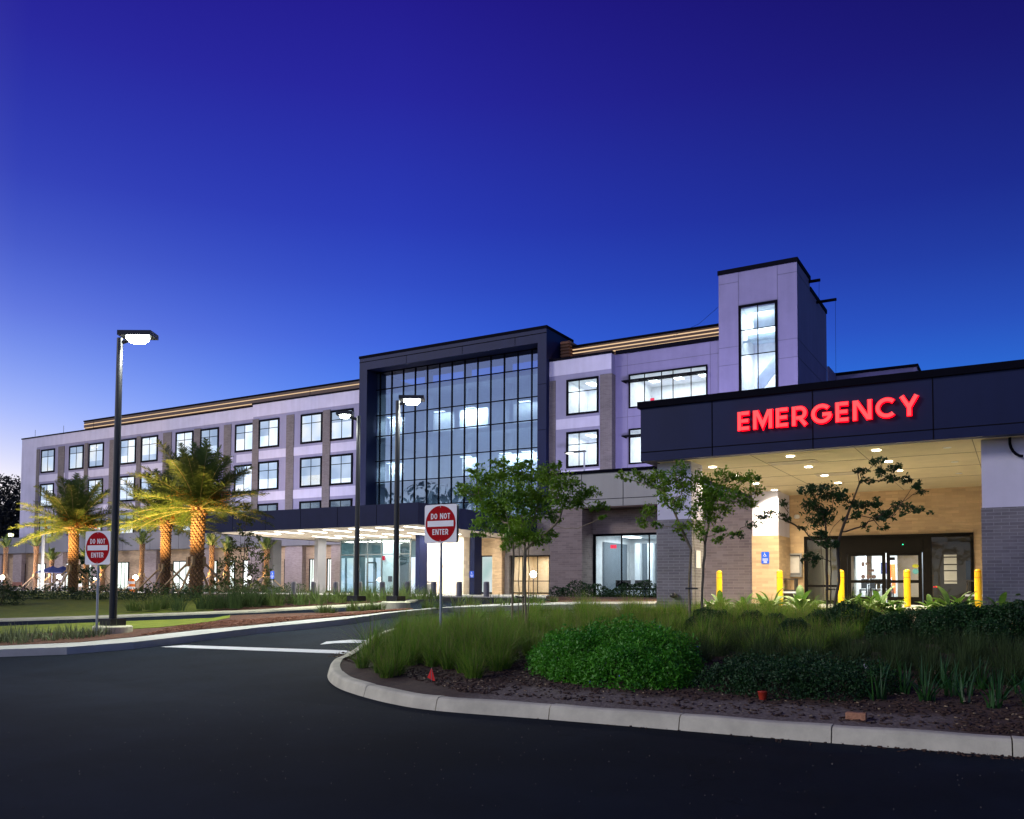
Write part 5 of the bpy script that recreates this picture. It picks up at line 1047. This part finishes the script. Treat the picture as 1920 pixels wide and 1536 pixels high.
# ------------------------------------------------------------------ palms
def palm(name, label, base, zc, R, n_fronds, tr, lit, braces=True, group=None, trunk_light=True, lf=palmleaf, nl=78, cat='palm tree', tilt=0.0, seedling=False):
    x, y, z = base; r = empty(name, base); tag(r, label, cat, group); H = zc-z
    # trunk: spiral of old leaf bases
    ns = 18; rowsn = max(6, int(H/.11)); mb = MB(); core = [(x+tilt*k/10, y, z-.1+(H+.1)*k/10) for k in range(11)]
    mb.tube(core, [tr*(.80 if k < 9 else .95) for k in range(11)], 14, mi=1)
    nb = 9 if not seedling else 6
    for i in range(rowsn):
        zz = z+(i+.3)/rowsn*H; rr = tr*(.82+.18*math.sin(min(1, i/3)*PI/2))*(1.18 if i > rowsn*.86 else 1.0)
        for j in range(nb):
            t = 2*PI*(j+.5*(i % 2))/nb+.03*i; ct, st_ = math.cos(t), math.sin(t); cx = x+tilt*(zz-z)/H; hw = PI/nb*.78*rr; hz = H/rowsn*.86; out = rr*(1.0 if not seedling else 1.1)+RN.uniform(0, .03)
            e_ = Vector((-st_, ct, 0)); o_ = Vector((ct, st_, 0)); c = Vector((cx, y, zz)); bb = rr*.78
            mb.add([c+e_*-hw+o_*bb, c+Vector((0, 0, -hz))+o_*bb, c+e_*hw+o_*bb, c+Vector((0, 0, hz))+o_*bb*1.02, c+o_*out+Vector((0, 0, hz*.35))], [(0, 1, 4), (1, 2, 4), (2, 3, 4), (3, 0, 4)], 0)
    mb.build('trunk', [palmtr, palmtd], r)
    top = Vector((x+tilt, y, zc)); V = []; F = []; st = MB()
    for k in range(n_fronds):
        u = (k+.5)/n_fronds; az = k*2.39996+RN.uniform(-.2, .2); el = math.radians((82-90*u**.9 if not seedling else 86-46*u)+RN.uniform(-8, 8)); Lf = R*RN.uniform(.85, 1.1)*(.92 if el > 1 else 1)*(.8 if el < -.2 else 1)
        d = Vector((math.cos(az)*math.cos(el), math.sin(az)*math.cos(el), math.sin(el))); pts = []; p = top+Vector((math.cos(az), math.sin(az), 0))*tr*.35*math.cos(el)+Vector((0, 0, -.25*u)); n = 12; sag = (.062 if el > .3 else .05)*(1.25-.4*math.sin(el))
        for i in range(n+1):
            pts.append(p.copy()); p = p+d*(Lf/n); d = (d+Vector((0, 0, -sag*(i/n+.25)))).normalized()
        st.tube(pts, [.028*(1-.85*i/n)*(1 if not seedling else .7) for i in range(n+1)], 4, cap=False)
        side0 = Vector((-math.sin(az), math.cos(az), 0))
        for i in range(nl):
            s_ = .14+.86*i/nl; f_ = s_*n; a = int(min(f_, n-1)); q = pts[a].lerp(pts[a+1], f_-a); dr = (pts[a+1]-pts[a]).normalized(); upv = side0.cross(dr)*-1
            ll = R*.21*math.sin(PI*min(1, .12+.86*s_))**.6*RN.uniform(.85, 1.1)
            for sg in (-1, 1):
                v = (side0*sg*RN.uniform(.6, .95)+dr*RN.uniform(.45, .8)+upv*RN.uniform(-.15, .65)+Vector((0, 0, -.12))).normalized(); w_ = dr*(.0098*(R/2.4)*1.3 if not seedling else .028); tip = q+v*ll+Vector((0, 0, -.08*ll)); md = q+v*ll*.5
                b = len(V); V += [q-w_, q+w_, md+w_*1.1, tip, md-w_*1.1]; F.append((b, b+1, b+2, b+4)); F.append((b+4, b+2, b+3, b+3))
    Va = np.array([tuple(v) for v in V]); 
    Fq = np.array(F[0::2]); Ft = np.array([f[:3] for f in F[1::2]])
    # leaflet tips as thin quads (degenerate free): split tip triangle into its own mesh-order
    me_o = MB(); 
    o = npmesh('frond_leaves', Va, Fq, lf, r)
    npm = npmesh('tmp', Va, Ft, lf, r); bm = bmesh.new(); bm.from_mesh(o.data); bm.from_mesh(npm.data); bm.to_mesh(o.data); bm.free(); bpy.data.objects.remove(npm)
    st.build('frond_stem', palmstem, r)
    if not seedling:
        fs = MB()
        for k in range(9):
            az = RN.uniform(0, 2*PI); p0 = top+Vector((0, 0, .1))
            for j in range(44):
                d = Vector((math.cos(az+RN.uniform(-.3, .3)), math.sin(az+RN.uniform(-.3, .3)), RN.uniform(-.1, .75))); l = R*RN.uniform(.22, .42); fs.tube([p0, p0+d*l*.6, p0+d*l+Vector((0, 0, -.18*l))], [.011, .009, .006], 3, cap=False)
        fs.build('flower_stalk', palmorange, r)
    if braces:
        for k in range(4):
            az = k*PI/2+.5; a = Vector((x+math.cos(az)*tr*1.15, y+math.sin(az)*tr*1.15, z+1.35)); b = Vector((x+math.cos(az)*1.7, y+math.sin(az)*1.7, z)); m_ = MB(); m_.tube([b, a], .045, 4, smooth=False); m_.build('timber_brace', woodm, r)
        for k in range(4):
            az = k*PI/2+.5; m_ = MB(); m_.box(x+math.cos(az)*tr*1.1-.06, x+math.cos(az)*tr*1.1+.06, y+math.sin(az)*tr*1.1-.06, y+math.sin(az)*tr*1.1+.06, z+1.2, z+1.6); m_.build('brace_block', woodm, r)
    if lit:
        for a in ((-.9, .7) if not seedling else (-.6,)):
            lamp('SPOT', (x+a*(1.5 if not seedling else 1), y-(2.9 if not seedling else 1.2), z+.25), lit, (1, .60, .21), .06, (-a*.5, (1.9 if not seedling else 1.0), (zc-z)*1.35), 1.5, name='palm_uplight')
            f = empty('ground_spotlight', (x+a, y-1.65, z)); FL.append((f, label, a))
            m_ = MB(); m_.tube([(x+a, y-1.65, z), (x+a, y-1.65, z+.16)], .015, 6); m_.build('stake', polem, f); m_ = MB(); m_.tube([(x+a, y-1.65, z+.12), (x+a-.03, y-1.6, z+.27)], [.05, .065], 10); m_.build('housing', polem, f)
    return r
FL = []
def pbase(u, v, Y): q = onY(u, v, Y); return (q.x, Y, h(Y)+.12)
zt = lambda u, v, Y: onY(u, v, Y).z
b3 = pbase(366, 1128, 24.0); palm('date_palm', 'largest date palm, nearest the lane, glowing orange trunk and braces', b3, zt(375, 945, 24.0), 2.85, 66, .29, 3600, tilt=.12)
b2 = pbase(309, 1112, 31); palm('date_palm', 'middle date palm, its crown behind the largest one', b2, zt(313, 975, 31), 3.05, 54, .28, 3600)
b1_ = pbase(136, 1112, 30.5); palm('date_palm', 'leftmost date palm standing between the lawn and the hedge', b1_, zt(139, 985, 30.5), 3.15, 56, .29, 3900)
sm = [(9, 1018), (66, 1016), (96, 1042), (160, 1040), (192, 1058), (265, 1012), (396, 1014), (425, 1026), (499, 1022)]
smlab = ['small lit palm cut off by the left edge of the photo', 'tall slender lit palm left of the white flag pole', 'small lit palm just right of the white flag pole', 'small lit palm behind the left DO NOT ENTER sign, left side', 'small lit palm directly behind the left sign post', 'small lit palm between the sign post and middle date palm, above the traffic barrel', 'small lit palm right of the largest date palm', 'small lit palm behind the tall mound shrub', 'small lit palm beside the leftmost canopy column']
smlab[3] = 'small lit palm overlapped by the left edge of the left road sign'
for (u, v), lb in zip(sm, smlab):
    Yp = 51; b = pbase(u, 1100, Yp); palm('small_palm', lb, b, zt(u, v+8, Yp), .95*1.5 if v < 1050 else 1.2, 13, .20, 1150, braces=True, lf=palmleaf, nl=22, seedling=True)
for f, lb, a in FL:
    lb = lb.split(',')[0]; lb = ' '.join(lb.split()[:11]); tag(f, 'ground spotlight '+('left' if a < 0 else 'right')+' of '+lb, 'spotlight', 'ground spotlights under the palms')
# bright landscape flood lights
for i, (u, v, lb) in enumerate(((4, 1083, 'glaring landscape light at the far left edge'), (111, 1082, 'glaring landscape light below the blue umbrellas'), (178, 1085, 'small landscape light by the left sign post'), (254, 1083, 'glaring landscape light above the traffic barrel'), (341, 1099, 'small glaring landscape light between the two right date palms'), (468, 1083, 'landscape light shining through the mound shrub'), (1000, 1077, 'glaring light seen through the stems of the fullest tree'))):
    Yp = 47 if u < 900 else 48; q = onY(u, v, Yp); r = empty('landscape_light', (q.x, Yp, 1.0)); tag(r, lb, 'landscape light'); p = MB(); p.tube([(q.x, Yp, 1.0), (q.x, Yp, q.z)], .03, 6); p.build('stake', polem, r)
    p = MB(); rr = .20 if 'glaring' in lb and 'small' not in lb else .10; p.lathe((q.x, Yp, q.z), [(max(.01, rr*math.cos(a_)), rr*math.sin(a_)) for a_ in np.linspace(-PI/2, PI/2, 11)], 18); p.build('lens', flood_e, r); lamp('POINT', (q.x, Yp-.45, q.z), 420, (1, .90, .74), .2, name='flood')
# ------------------------------------------------------------------ grasses, beds, shrubs
def blades(name, spots, m, n, ht, wd, lean, label=None, kind='stuff', parent=None, seg=4, base_r=.12, droop=.5, mats=None):
    """spots: list of (x, y, scale, hmul)"""
    t = np.linspace(0, 1, seg+1); VV = []; FF = []; b0 = 0
    for (x, y, s, hm) in spots:
        k = int(n*s); az = RN.uniform(0, 2*PI, k); ln = np.abs(RN.normal(0, lean, k)); H = ht*hm*s*RN.uniform(.55, 1.1, k)*(1-.18*ln); r = base_r*s*np.sqrt(RN.uniform(0, 1, k)); a2 = az+RN.uniform(-.8, .8, k)
        ox = x+r*np.cos(a2); oy = y+r*np.sin(a2); oz = h(y)+.10; dx, dy = np.cos(az), np.sin(az); pa = az+PI/2+RN.uniform(-.8, .8, k); wx, wy = np.cos(pa)*wd/2, np.sin(pa)*wd/2
        P = []
        for tt in t:
            hor = H*ln*tt**1.7; zz = H*(tt-droop*ln*.35*tt**3); taper = (1-tt*.92)
            cx = ox+dx*hor; cy = oy+dy*hor; cz = oz+zz
            P.append(np.stack([cx-wx*taper, cy-wy*taper, cz], 1)); P.append(np.stack([cx+wx*taper, cy+wy*taper, cz], 1))
        P = np.stack(P, 1); VV.append(P.reshape(-1, 3)); idx = b0+np.arange(k)[:, None]*(2*(seg+1))
        for i in range(seg): FF.append(np.concatenate([idx+2*i, idx+2*i+1, idx+2*i+3, idx+2*i+2], 1))
        b0 += k*2*(seg+1)
    F = np.concatenate(FF); mi = None
    if mats is not None: mi = (RN.uniform(0, 1, len(F)) < .0).astype(int)
    o = npmesh(name, np.concatenate(VV), F, m, parent); return tag(o, label, kind=kind) if label else o
# foreground muhly grass: plan positions on the island
def in_isl(x, y): return x > -11.9 and (x > -6.2 or y > 9.6+(-6.2-x)*.62)
INN = [Vector((p[0], p[1], 0)) for p in inner]
FLG = gnd(809, 1279, .12)
def kd(x, y): return min(math.hypot(p.x-x, p.y-y) for p in INN)
def inside(x, y):
    P = [(p.x, p.y) for p in INN]+[(6, 22.9)]; c = False; j = len(P)-1
    for i in range(len(P)):
        if (P[i][1] > y) != (P[j][1] > y) and x < (P[j][0]-P[i][0])*(y-P[i][1])/(P[j][1]-P[i][1])+P[i][0]: c = not c
        j = i
    return c
sp = []
for x in np.arange(-12.6, -2.3, .47):
    for y in np.arange(9.4, 20.5, .47):
        X_ = x+RN.uniform(-.22, .22); Y_ = y+RN.uniform(-.22, .22)
        if not inside(X_, Y_) or kd(X_, Y_) < (.30 if X_ < -6.2 else .85) or (X_ > -6.5 and Y_ < 12.7) or (X_ > -4.6 and Y_ < 13.6): continue
        if X_ > -6.9 and Y_ < 9.9: continue
        if math.hypot(X_-FLG.x, Y_-FLG.y) < .55 or (abs(X_-FLG.x) < .3 and Y_ < FLG.y): continue
        sp.append((X_, Y_, RN.uniform(.75, 1.25), RN.uniform(.65, 1.2)*(1 if Y_ < 13 else .72)))
for q_, (m_, nn_) in enumerate(((muhly, 120), (mat('muhly_blade_dark', (.04, .14, .008), .8, col2=(.12, .24, .02), scale=9, trans=.2), 110), (mat('muhly_blade_tan', (.24, .22, .06), .8, col2=(.40, .33, .12), scale=9, trans=.2), 34))):
    blades('muhly_grass', sp, m_, nn_, (.74, .62, .86)[q_], (.008, .009, .006)[q_], (.85, 1.0, .7)[q_], ['feathery green muhly grass filling the left half of the island', 'darker inner blades of the muhly grass clumps', 'tan feathery tips rising from the muhly grass'][q_], base_r=.10)
blades('muhly_grass', [s for s in sp if RN.uniform() < .45], strawm, 22, .70, .007, .80, 'straw coloured stems among the muhly grass', base_r=.13)
sp = []
for x in np.arange(-4.6, 3.2, .5):
    for y in (12.3, 12.9, 13.6, 14.3, 15.0): sp.append((x+RN.uniform(-.15, .15), y+RN.uniform(-.2, .2), RN.uniform(.8, 1.1), .9))
blades('muhly_grass', sp, muhlyd, 260, .52, .009, .9, 'dark weeping grass in front of the clipped round shrubs', base_r=.15)
sp = [(x+RN.uniform(-.2, .2), y+RN.uniform(-.2, .2), .9, .8) for x in np.arange(-8.4, -3.0, .5) for y in (18.6, 19.4)]
blades('muhly_grass', sp, strawm, 50, .32, .010, .6, 'tan and reddish grasses at the edge of the drive-through', base_r=.2)
sp = [(x+RN.uniform(-.2, .2), y+RN.uniform(-.15, .15), RN.uniform(.7, 1.0), 1) for x in np.arange(-1.35, 2.6, .27) for y in (10.7, 11.2, 11.7)]
blades('strap_leaf_lilies', sp, mat('lily_blade', (.010, .055, .008), .5, col2=(.022, .10, .014), scale=3), 18, .52, .028, .65, 'dark strap-leaved lilies at the right end of the island', base_r=.08)
# bright green flowering shrub (dense dome), dark ground cover
def dome(name, label, blobs, n, size, m, cat='shrub', flowers=None, core=True):
    """blobs: (x, y, rx, ry, hz)"""
    b0 = blobs[0]; r = empty(name, (b0[0], b0[1], h(b0[1])+.1)); tag(r, label, cat); C = []
    for (x, y, rx, ry, hz) in blobs:
        k = int(n*rx*ry*4); v = rnd_unit(k); v[:, 2] = np.abs(v[:, 2]); rr = RN.uniform(.72, 1.08, k)[:, None]; lump = 1+.13*np.sin(v[:, :1]*9+x)*np.cos(v[:, 1:2]*8+y)
        C.append(np.array([x, y, h(y)+.08])+v*rr*lump*np.array([rx, ry, hz]))
    leaf_mesh('foliage', np.concatenate(C), size, m, r, aspect=.5, droop=-.15)
    if core:
        st = MB()
        for (x, y, rx, ry, hz) in blobs:
            for k in range(int(10+rx*20)):
                a = RN.uniform(0, 2*PI); q = RN.uniform(.2, .85); st.tube([(x+rx*.15*math.cos(a), y+ry*.15*math.sin(a), h(y)), (x+rx*q*math.cos(a), y+ry*q*math.sin(a), h(y)+hz*.8*math.sqrt(max(0, 1-q*q)))], [.007, .003], 4, cap=False)
        st.build('stem', barkd, r)
    if flowers:
        C = np.concatenate(C); i = RN.choice(len(C), flowers); P = C[i]+np.array([0, -.02, .02]); leaf_mesh('flower', P, .03, mat('violet_flower', (.20, .22, .75), .6), r, aspect=.9)
    return r
def gp(u, v): q = gnd(u, v, .12); return q.x, q.y
dome('flowering_shrub', 'bright green mounded shrub with tiny violet flowers near the curb', [(-5.4, 11.3, .75, .7, .66), (-4.5, 10.75, .72, .6, .56), (-4.45, 11.5, .7, .75, .68), (-5.1, 12.0, .8, .7, .72), (-6.0, 11.8, .5, .55, .52), (-4.05, 10.75, .42, .45, .44), (-5.2, 10.75, .42, .4, .38)], 4600, .044, leafb, flowers=40)
dome('ground_cover', 'low dark glossy ground cover behind the red pot and the brick', [(-3.15, 10.8, .45, .4, .36), (-2.55, 10.6, .5, .45, .42), (-1.95, 10.7, .45, .45, .42), (-2.3, 11.3, .6, .5, .44), (-3.0, 11.4, .5, .5, .40), (-1.65, 11.2, .45, .45, .40)], 4200, .036, leafd, cat='shrub')
# clipped round shrubs
pos = [(1322, 1166, .30), (1348, 1163, .28), (1410, 1167, .26), (1455, 1163, .24), (1545, 1160, .30), (1590, 1158, .36), (1632, 1158, .30), (1676, 1160, .28), (1720, 1158, .34), (1762, 1157, .34), (1800, 1156, .40), (1835, 1160, .32), (1872, 1155, .38), (1912, 1152, .40), (1310, 1185, .25), (1490, 1172, .26), (1660, 1180, .28), (1750, 1182, .3), (1850, 1184, .3)]
labs = ['leftmost clipped ball shrub', 'second clipped ball shrub from the left', 'ball shrub in line with the first tall brick pillar sign', 'ball shrub left of the thin tree', 'ball shrub at the foot of the thin tree', 'ball shrub just right of the thin tree', 'ball shrub before the left sliding door', 'ball shrub before the right sliding door', 'ball shrub below the middle yellow bollard', 'ball shrub before the dark side glass', 'largest ball shrub, before the rightmost yellow bollard', 'ball shrub at the foot of the right brick pillar', 'ball shrub before the right pillar brickwork', 'rightmost ball shrub, touching the edge of the photo', 'small front ball shrub at the left end', 'small front ball shrub left of the thin tree base', 'front ball shrub before the sliding doors', 'front ball shrub before the dark side glass', 'front ball shrub before the right pillar']
def ballmesh():
    n = 5200; v = rnd_unit(n); lump = 1+.10*np.sin(v[:, :1]*7)*np.cos(v[:, 1:2]*6+1)*np.sin(v[:, 2:3]*5); P = v*RN.uniform(.82, 1.04, n)[:, None]*lump; P[:, 2] = np.maximum(P[:, 2]*.85+.72, 0); return P
r0 = empty('round_shrub', (0, 0, 0)); leaf_mesh('foliage', ballmesh(), .10, leafd, r0, aspect=.6, droop=-.2); p = MB(); p.tube([(0, 0, -.1), (0, 0, .8)], .06, 6); p.build('stem', barkd, r0)
for i, ((u, v, s), lb) in enumerate(zip(pos, labs)):
    o = r0 if i == 0 else copy_tree(r0); Y_ = 17.2 if v < 1170 else 16.0; q = onY(u, 1150, Y_+RN.uniform(-.3, .3)); o.location = (q.x, q.y, h(q.y)+.06); o.scale = (s*1.15, s*1.15, s*RN.uniform(1.0, 1.2)); o.rotation_euler.z = RN.uniform(0, 6); tag(o, lb, 'shrub', 'clipped ball shrubs on the island')
# broad-leaved plants lit by the canopy
def broad_plant():
    r = empty('broad_leaf_plant', (0, 0, 0)); mb = MB()
    for k in range(30):
        az = k*2.4+RN.uniform(-.3, .3); el = RN.uniform(.25, 1.35); L_ = RN.uniform(.30, .48); wd = L_*RN.uniform(.13, .18); d = Vector((math.cos(az)*math.cos(el), math.sin(az)*math.cos(el), math.sin(el))); p = Vector((0, 0, 0)); s_ = Vector((-math.sin(az), math.cos(az), 0)); n = 7; L_side = []; c_ = []; R_side = []
        p = p+d*.10*RN.uniform(.5, 2.2)
        for i in range(n+1):
            t = i/n; ww = wd*math.sin(PI*min(1, .06+t*.94))**.8; nrm = s_.cross(d); L_side.append(p+s_*ww+nrm*-ww*.25); R_side.append(p-s_*ww+nrm*-ww*.25); c_.append(p.copy()); p = p+d*L_/n; d = (d+Vector((0, 0, -.20))).normalized()
        vs = L_side+c_+R_side; m_ = n+1
        mb.add(vs, [(i, i+1, m_+i+1, m_+i) for i in range(n)]+[(m_+i, m_+i+1, 2*m_+i+1, 2*m_+i) for i in range(n)], 0, True)
    mb.build('foliage', hostam, r); s = MB()
    for k in range(8): az = k*.8; s.tube([(0, 0, 0), (.03*math.cos(az), .03*math.sin(az), .2)], .008, 4); 
    s.build('stem', hostam, r); return r
r0 = broad_plant(); pl = [(1350, 1148, 1), (1395, 1150, .9), (1432, 1150, .9), (1447, 1144, 1.1), (1500, 1142, 1.25), (1520, 1150, .8), (1600, 1150, .9), (1625, 1148, 1.05), (1650, 1142, 1.2), (1680, 1150, .8), (1745, 1150, .85), (1785, 1143, 1.25), (1805, 1148, 1.0), (1330, 1150, .7), (1875, 1145, 1.0), (1905, 1142, 1.1)]
pll = ['arching plant right of the small-stem tree, below the first yellow bollard', 'low arching plant between the first two yellow bollards', 'small arching plant below the tan brick pillar', 'arching plant at the foot of the second yellow bollard', 'large arching plant in front of the litter bin', 'small arching plant left of the thin tree', 'arching plant just right of the thin tree stems', 'arching plant before the left door leaf', 'large arching plant before the door stile, left of the middle bollard', 'small arching plant below the middle yellow bollard', 'low arching plant before the dark side glass', 'largest arching plant, before the dark side glass', 'arching plant by the rightmost yellow bollard', 'smallest arching plant, beside the left brick pillar', 'shaded arching plant before the right pillar', 'shaded arching plant at the right edge of the photo']
for i, ((u, v, s), lb) in enumerate(zip(pl, pll)):
    o = r0 if i == 0 else copy_tree(r0); q = onY(u, 1140, 21.9+RN.uniform(-.4, .4)); o.location = (q.x, q.y, h(q.y)+.06); s *= 1.12; o.scale = (s, s, s); o.rotation_euler.z = RN.uniform(0, 6); tag(o, lb, 'plant', 'arching broad-leaved plants by the drive-through')
# far side planting
def strip(name, label, pts, n, ht, wd, m, lean=.5, step=.5, s=1.0, br=.25):
    sp = []
    for (x0, y0), (x1, y1) in zip(pts, pts[1:]):
        k = max(1, int(math.hypot(x1-x0, y1-y0)/step))
        for i in range(k): t = i/k; sp.append((x0+(x1-x0)*t+RN.uniform(-.2, .2), y0+(y1-y0)*t+RN.uniform(-.25, .25), s*RN.uniform(.8, 1.1), RN.uniform(.8, 1.15)))
    return blades(name, sp, m, n, ht, wd, lean, label, base_r=br)
greenb = mat('mixed_green_blade', (.05, .10, .015), .7, col2=(.13, .17, .035), scale=1.2, trans=.2)
greyb = mat('grey_green_blade', (.10, .14, .06), .7, col2=(.22, .26, .12), scale=2, trans=.2)
W2 = lambda L_, dz=.16: [tuple(gnd(u, v, dz).xy) for u, v in L_]
for off in (0, .55, 1.1): strip('flax_lily', 'pale grey-green strap grass along the curb at the left', [(a[0], a[1]+off) for a in W2([(-60, 1207), (60, 1203), (165, 1196)])], 46, .42, .03, greyb, lean=.6, step=.35)
for off in (0, .9, 1.8, 2.7): strip('bed_grass', 'low green grasses massed in front of the entrance canopy', [(a[0]+off*.3, a[1]+off) for a in W2([(500, 1133), (600, 1129), (700, 1125), (728, 1123)])], 55, .60, .03, greenb, lean=.7, step=.45)
for off in (0, .7): strip('bed_grass', 'low bushy grasses right of the lawn', [(a[0], a[1]+off) for a in W2([(240, 1143), (300, 1140), (330, 1137)])], 60, .55, .035, greenb, lean=.7, step=.4)
for off in (0, .8, 1.6): strip('bed_grass', 'dark weeping grasses around the foot of the largest palm', [(a[0], a[1]+off) for a in W2([(345, 1141), (420, 1138), (500, 1134)])], 80, .75, .02, muhlyd, lean=.6, step=.4)
for off in (0, .5): strip('bed_grass', 'short strap grass along the bed under the low wing', [(a[0], a[1]+off+.4) for a in W2([(850, 1137), (975, 1133), (1060, 1131)])], 24, .42, .035, greenb, lean=.5, step=.55, br=.15)
for pts, lb in (([(608, 1149)], 'small green tuft on the mulch left of the lamp posts'), ([(664, 1145)], 'small green tuft at the foot of the smaller lamp post'), ([(700, 1143)], 'small green tuft between the two right lamp posts'), ([(806, 1139)], 'small green tuft beside the nearer road sign post')):
    q = gnd(*pts[0], .16); r = empty('grass_tuft', q); tag(r, lb, 'plant'); blades('foliage', [(q.x, q.y, 1, 1), (q.x+.3, q.y, .8, .9), (q.x-.25, q.y+.1, .8, .8)], greenb, 60, .45, .03, .6, parent=r, kind=None)
def hedge(name, label, pts, wdt, ht, m, n=900, size=.09):
    C = []
    for (x0, y0), (x1, y1) in zip(pts, pts[1:]):
        Ls = math.hypot(x1-x0, y1-y0); k = int(n*Ls); t = RN.uniform(0, 1, k); v = rnd_unit(k); v[:, 2] = np.abs(v[:, 2]); s = .8+.2*np.sin((x0+(x1-x0)*t)*2.1)+.12*np.sin((x0+(x1-x0)*t)*5.3)
        C.append(np.stack([x0+(x1-x0)*t+v[:, 0]*wdt*.5, y0+(y1-y0)*t+v[:, 1]*wdt, np.array([h(a) for a in (y0+(y1-y0)*t)])+.08+v[:, 2]*ht*s], 1))
    r = empty(name, (pts[0][0], pts[0][1], h(pts[0][1]))); tag(r, label, 'hedge'); leaf_mesh('foliage', np.concatenate(C), size, m, r, aspect=.5); return r
hedgem = mat('hedge_leaf', (.016, .045, .008), .55, col2=(.05, .10, .016), scale=1.5, trans=.15)
hedge('hedge', 'long low clipped hedge running along the back of the lawn', W2([(-30, 1120), (120, 1120), (250, 1121), (330, 1122), (380, 1123)]), .7, .62, hedgem, n=420)
hedge('hedge', 'dark leafy hedge under the big ground floor window of the low wing', [(-18.6, 35.6), (-16, 35.6), (-13.2, 35.4)], .5, .75, leafd, n=700, size=.10)
hedge('hedge', 'low dark planting against the wall left of the canopy columns', [(-62, 49), (-57, 49), (-53.5, 50), (-49.5, 51.5)], .5, .8, hedgem, n=300, size=.12)
q = gnd(6, 1131, .16); dome('round_bush', 'round dark bush at the left edge of the lawn', [(q.x-.4, q.y, .8, .8, .95)], 700, .08, hedgem)
q = gnd(175, 1122); 
CT = [(160, 1055, 12, 12), (170, 1075, 14, 14), (155, 1085, 12, 12), (168, 1045, 8, 8), (150, 1070, 9, 9)]
crape('small_tree', 'small dark leafy tree behind the left road sign', 40, [[(160, 1105), (160, 1085), (162, 1065)]], CT, dens=.5, size=.28, bark=barkd, lm=leafd, spread=.6, top_r=.06)
# dark woodland beyond the left end, and the trees behind the camera that the glass mirrors
def woodtree(label, x, y, H, R, m=None, n=2600, group=None):
    r = empty('oak_tree', (x, y, h(y))); tag(r, label, 'tree', group); C = []
    mb = MB(); mb.tube([(x, y, h(y)-.2), (x, y, h(y)+H*.55)], [.3, .14], 8)
    for k in range(10):
        a = k*2.4; q = Vector((x+math.cos(a)*R*.55, y+math.sin(a)*R*.55, h(y)+H*(.45+.05*k))); mb.tube([(x, y, h(y)+H*(.25+.03*k)), q], [.1, .03], 5); c = ball(n//10); C.append(np.array(q)+c*R*np.array([.5, .5, .38])*RN.uniform(.75, 1.15))
    mb.build('trunk', barkd, r); leaf_mesh('crown', np.concatenate(C), .5, m or mat('night_leaf', (.006, .010, .007), .8), r, aspect=.6); return r
for i, (u, v, Y_, R_) in enumerate(((-8, 884, 90, 7), (14, 888, 92, 6), (30, 900, 96, 5.5), (-2, 930, 84, 6.5), (20, 945, 88, 6), (34, 960, 100, 6))):
    q = onY(u, v, Y_); woodtree(['tall dark tree at the left edge beyond the building', 'dark tree rising beside the left end of the building', 'dark tree tucked behind the left corner of the building', 'lower dark tree at the left edge', 'lower dark tree beside the left corner', 'farthest dark tree behind the corner'][i], q.x, Y_, q.z-1, R_)

def woods(name, label, xs_, y, H):
    C = []
    for x in xs_:
        hh = H*RN.uniform(.75, 1.1)
        for k in range(9): c = ball(60); C.append(np.array([x+RN.uniform(-4, 4), y+RN.uniform(-3, 3), hh*RN.uniform(.25, .85)])+c*np.array([3.4, 3, 2.6]))
    return tag(leaf_mesh(name, np.concatenate(C), 1.1, MT['night_leaf'], None, aspect=.7), label, kind='stuff')
woods('distant_woods', 'dark wood across the road mirrored in the glass bay', np.arange(-140, -62, 4), -32, 26)

def reg_road():
    return RN.uniform(-9, 3.0), RN.uniform(3.0, 8.9)
chips('road_grit', 420, reg_road, mat('grit', (.12, .11, .10), .9, var=.5, scale=50), .004, .011, 'fine grit scattered on the asphalt', .001)
chips('gutter_debris', 1600, lambda: (RN.uniform(-6.5, 2.2), 9.02-abs(RN.normal(0, .10))), chip_d, .01, .045, 'small dark leaf litter along the foot of the curb', .001)
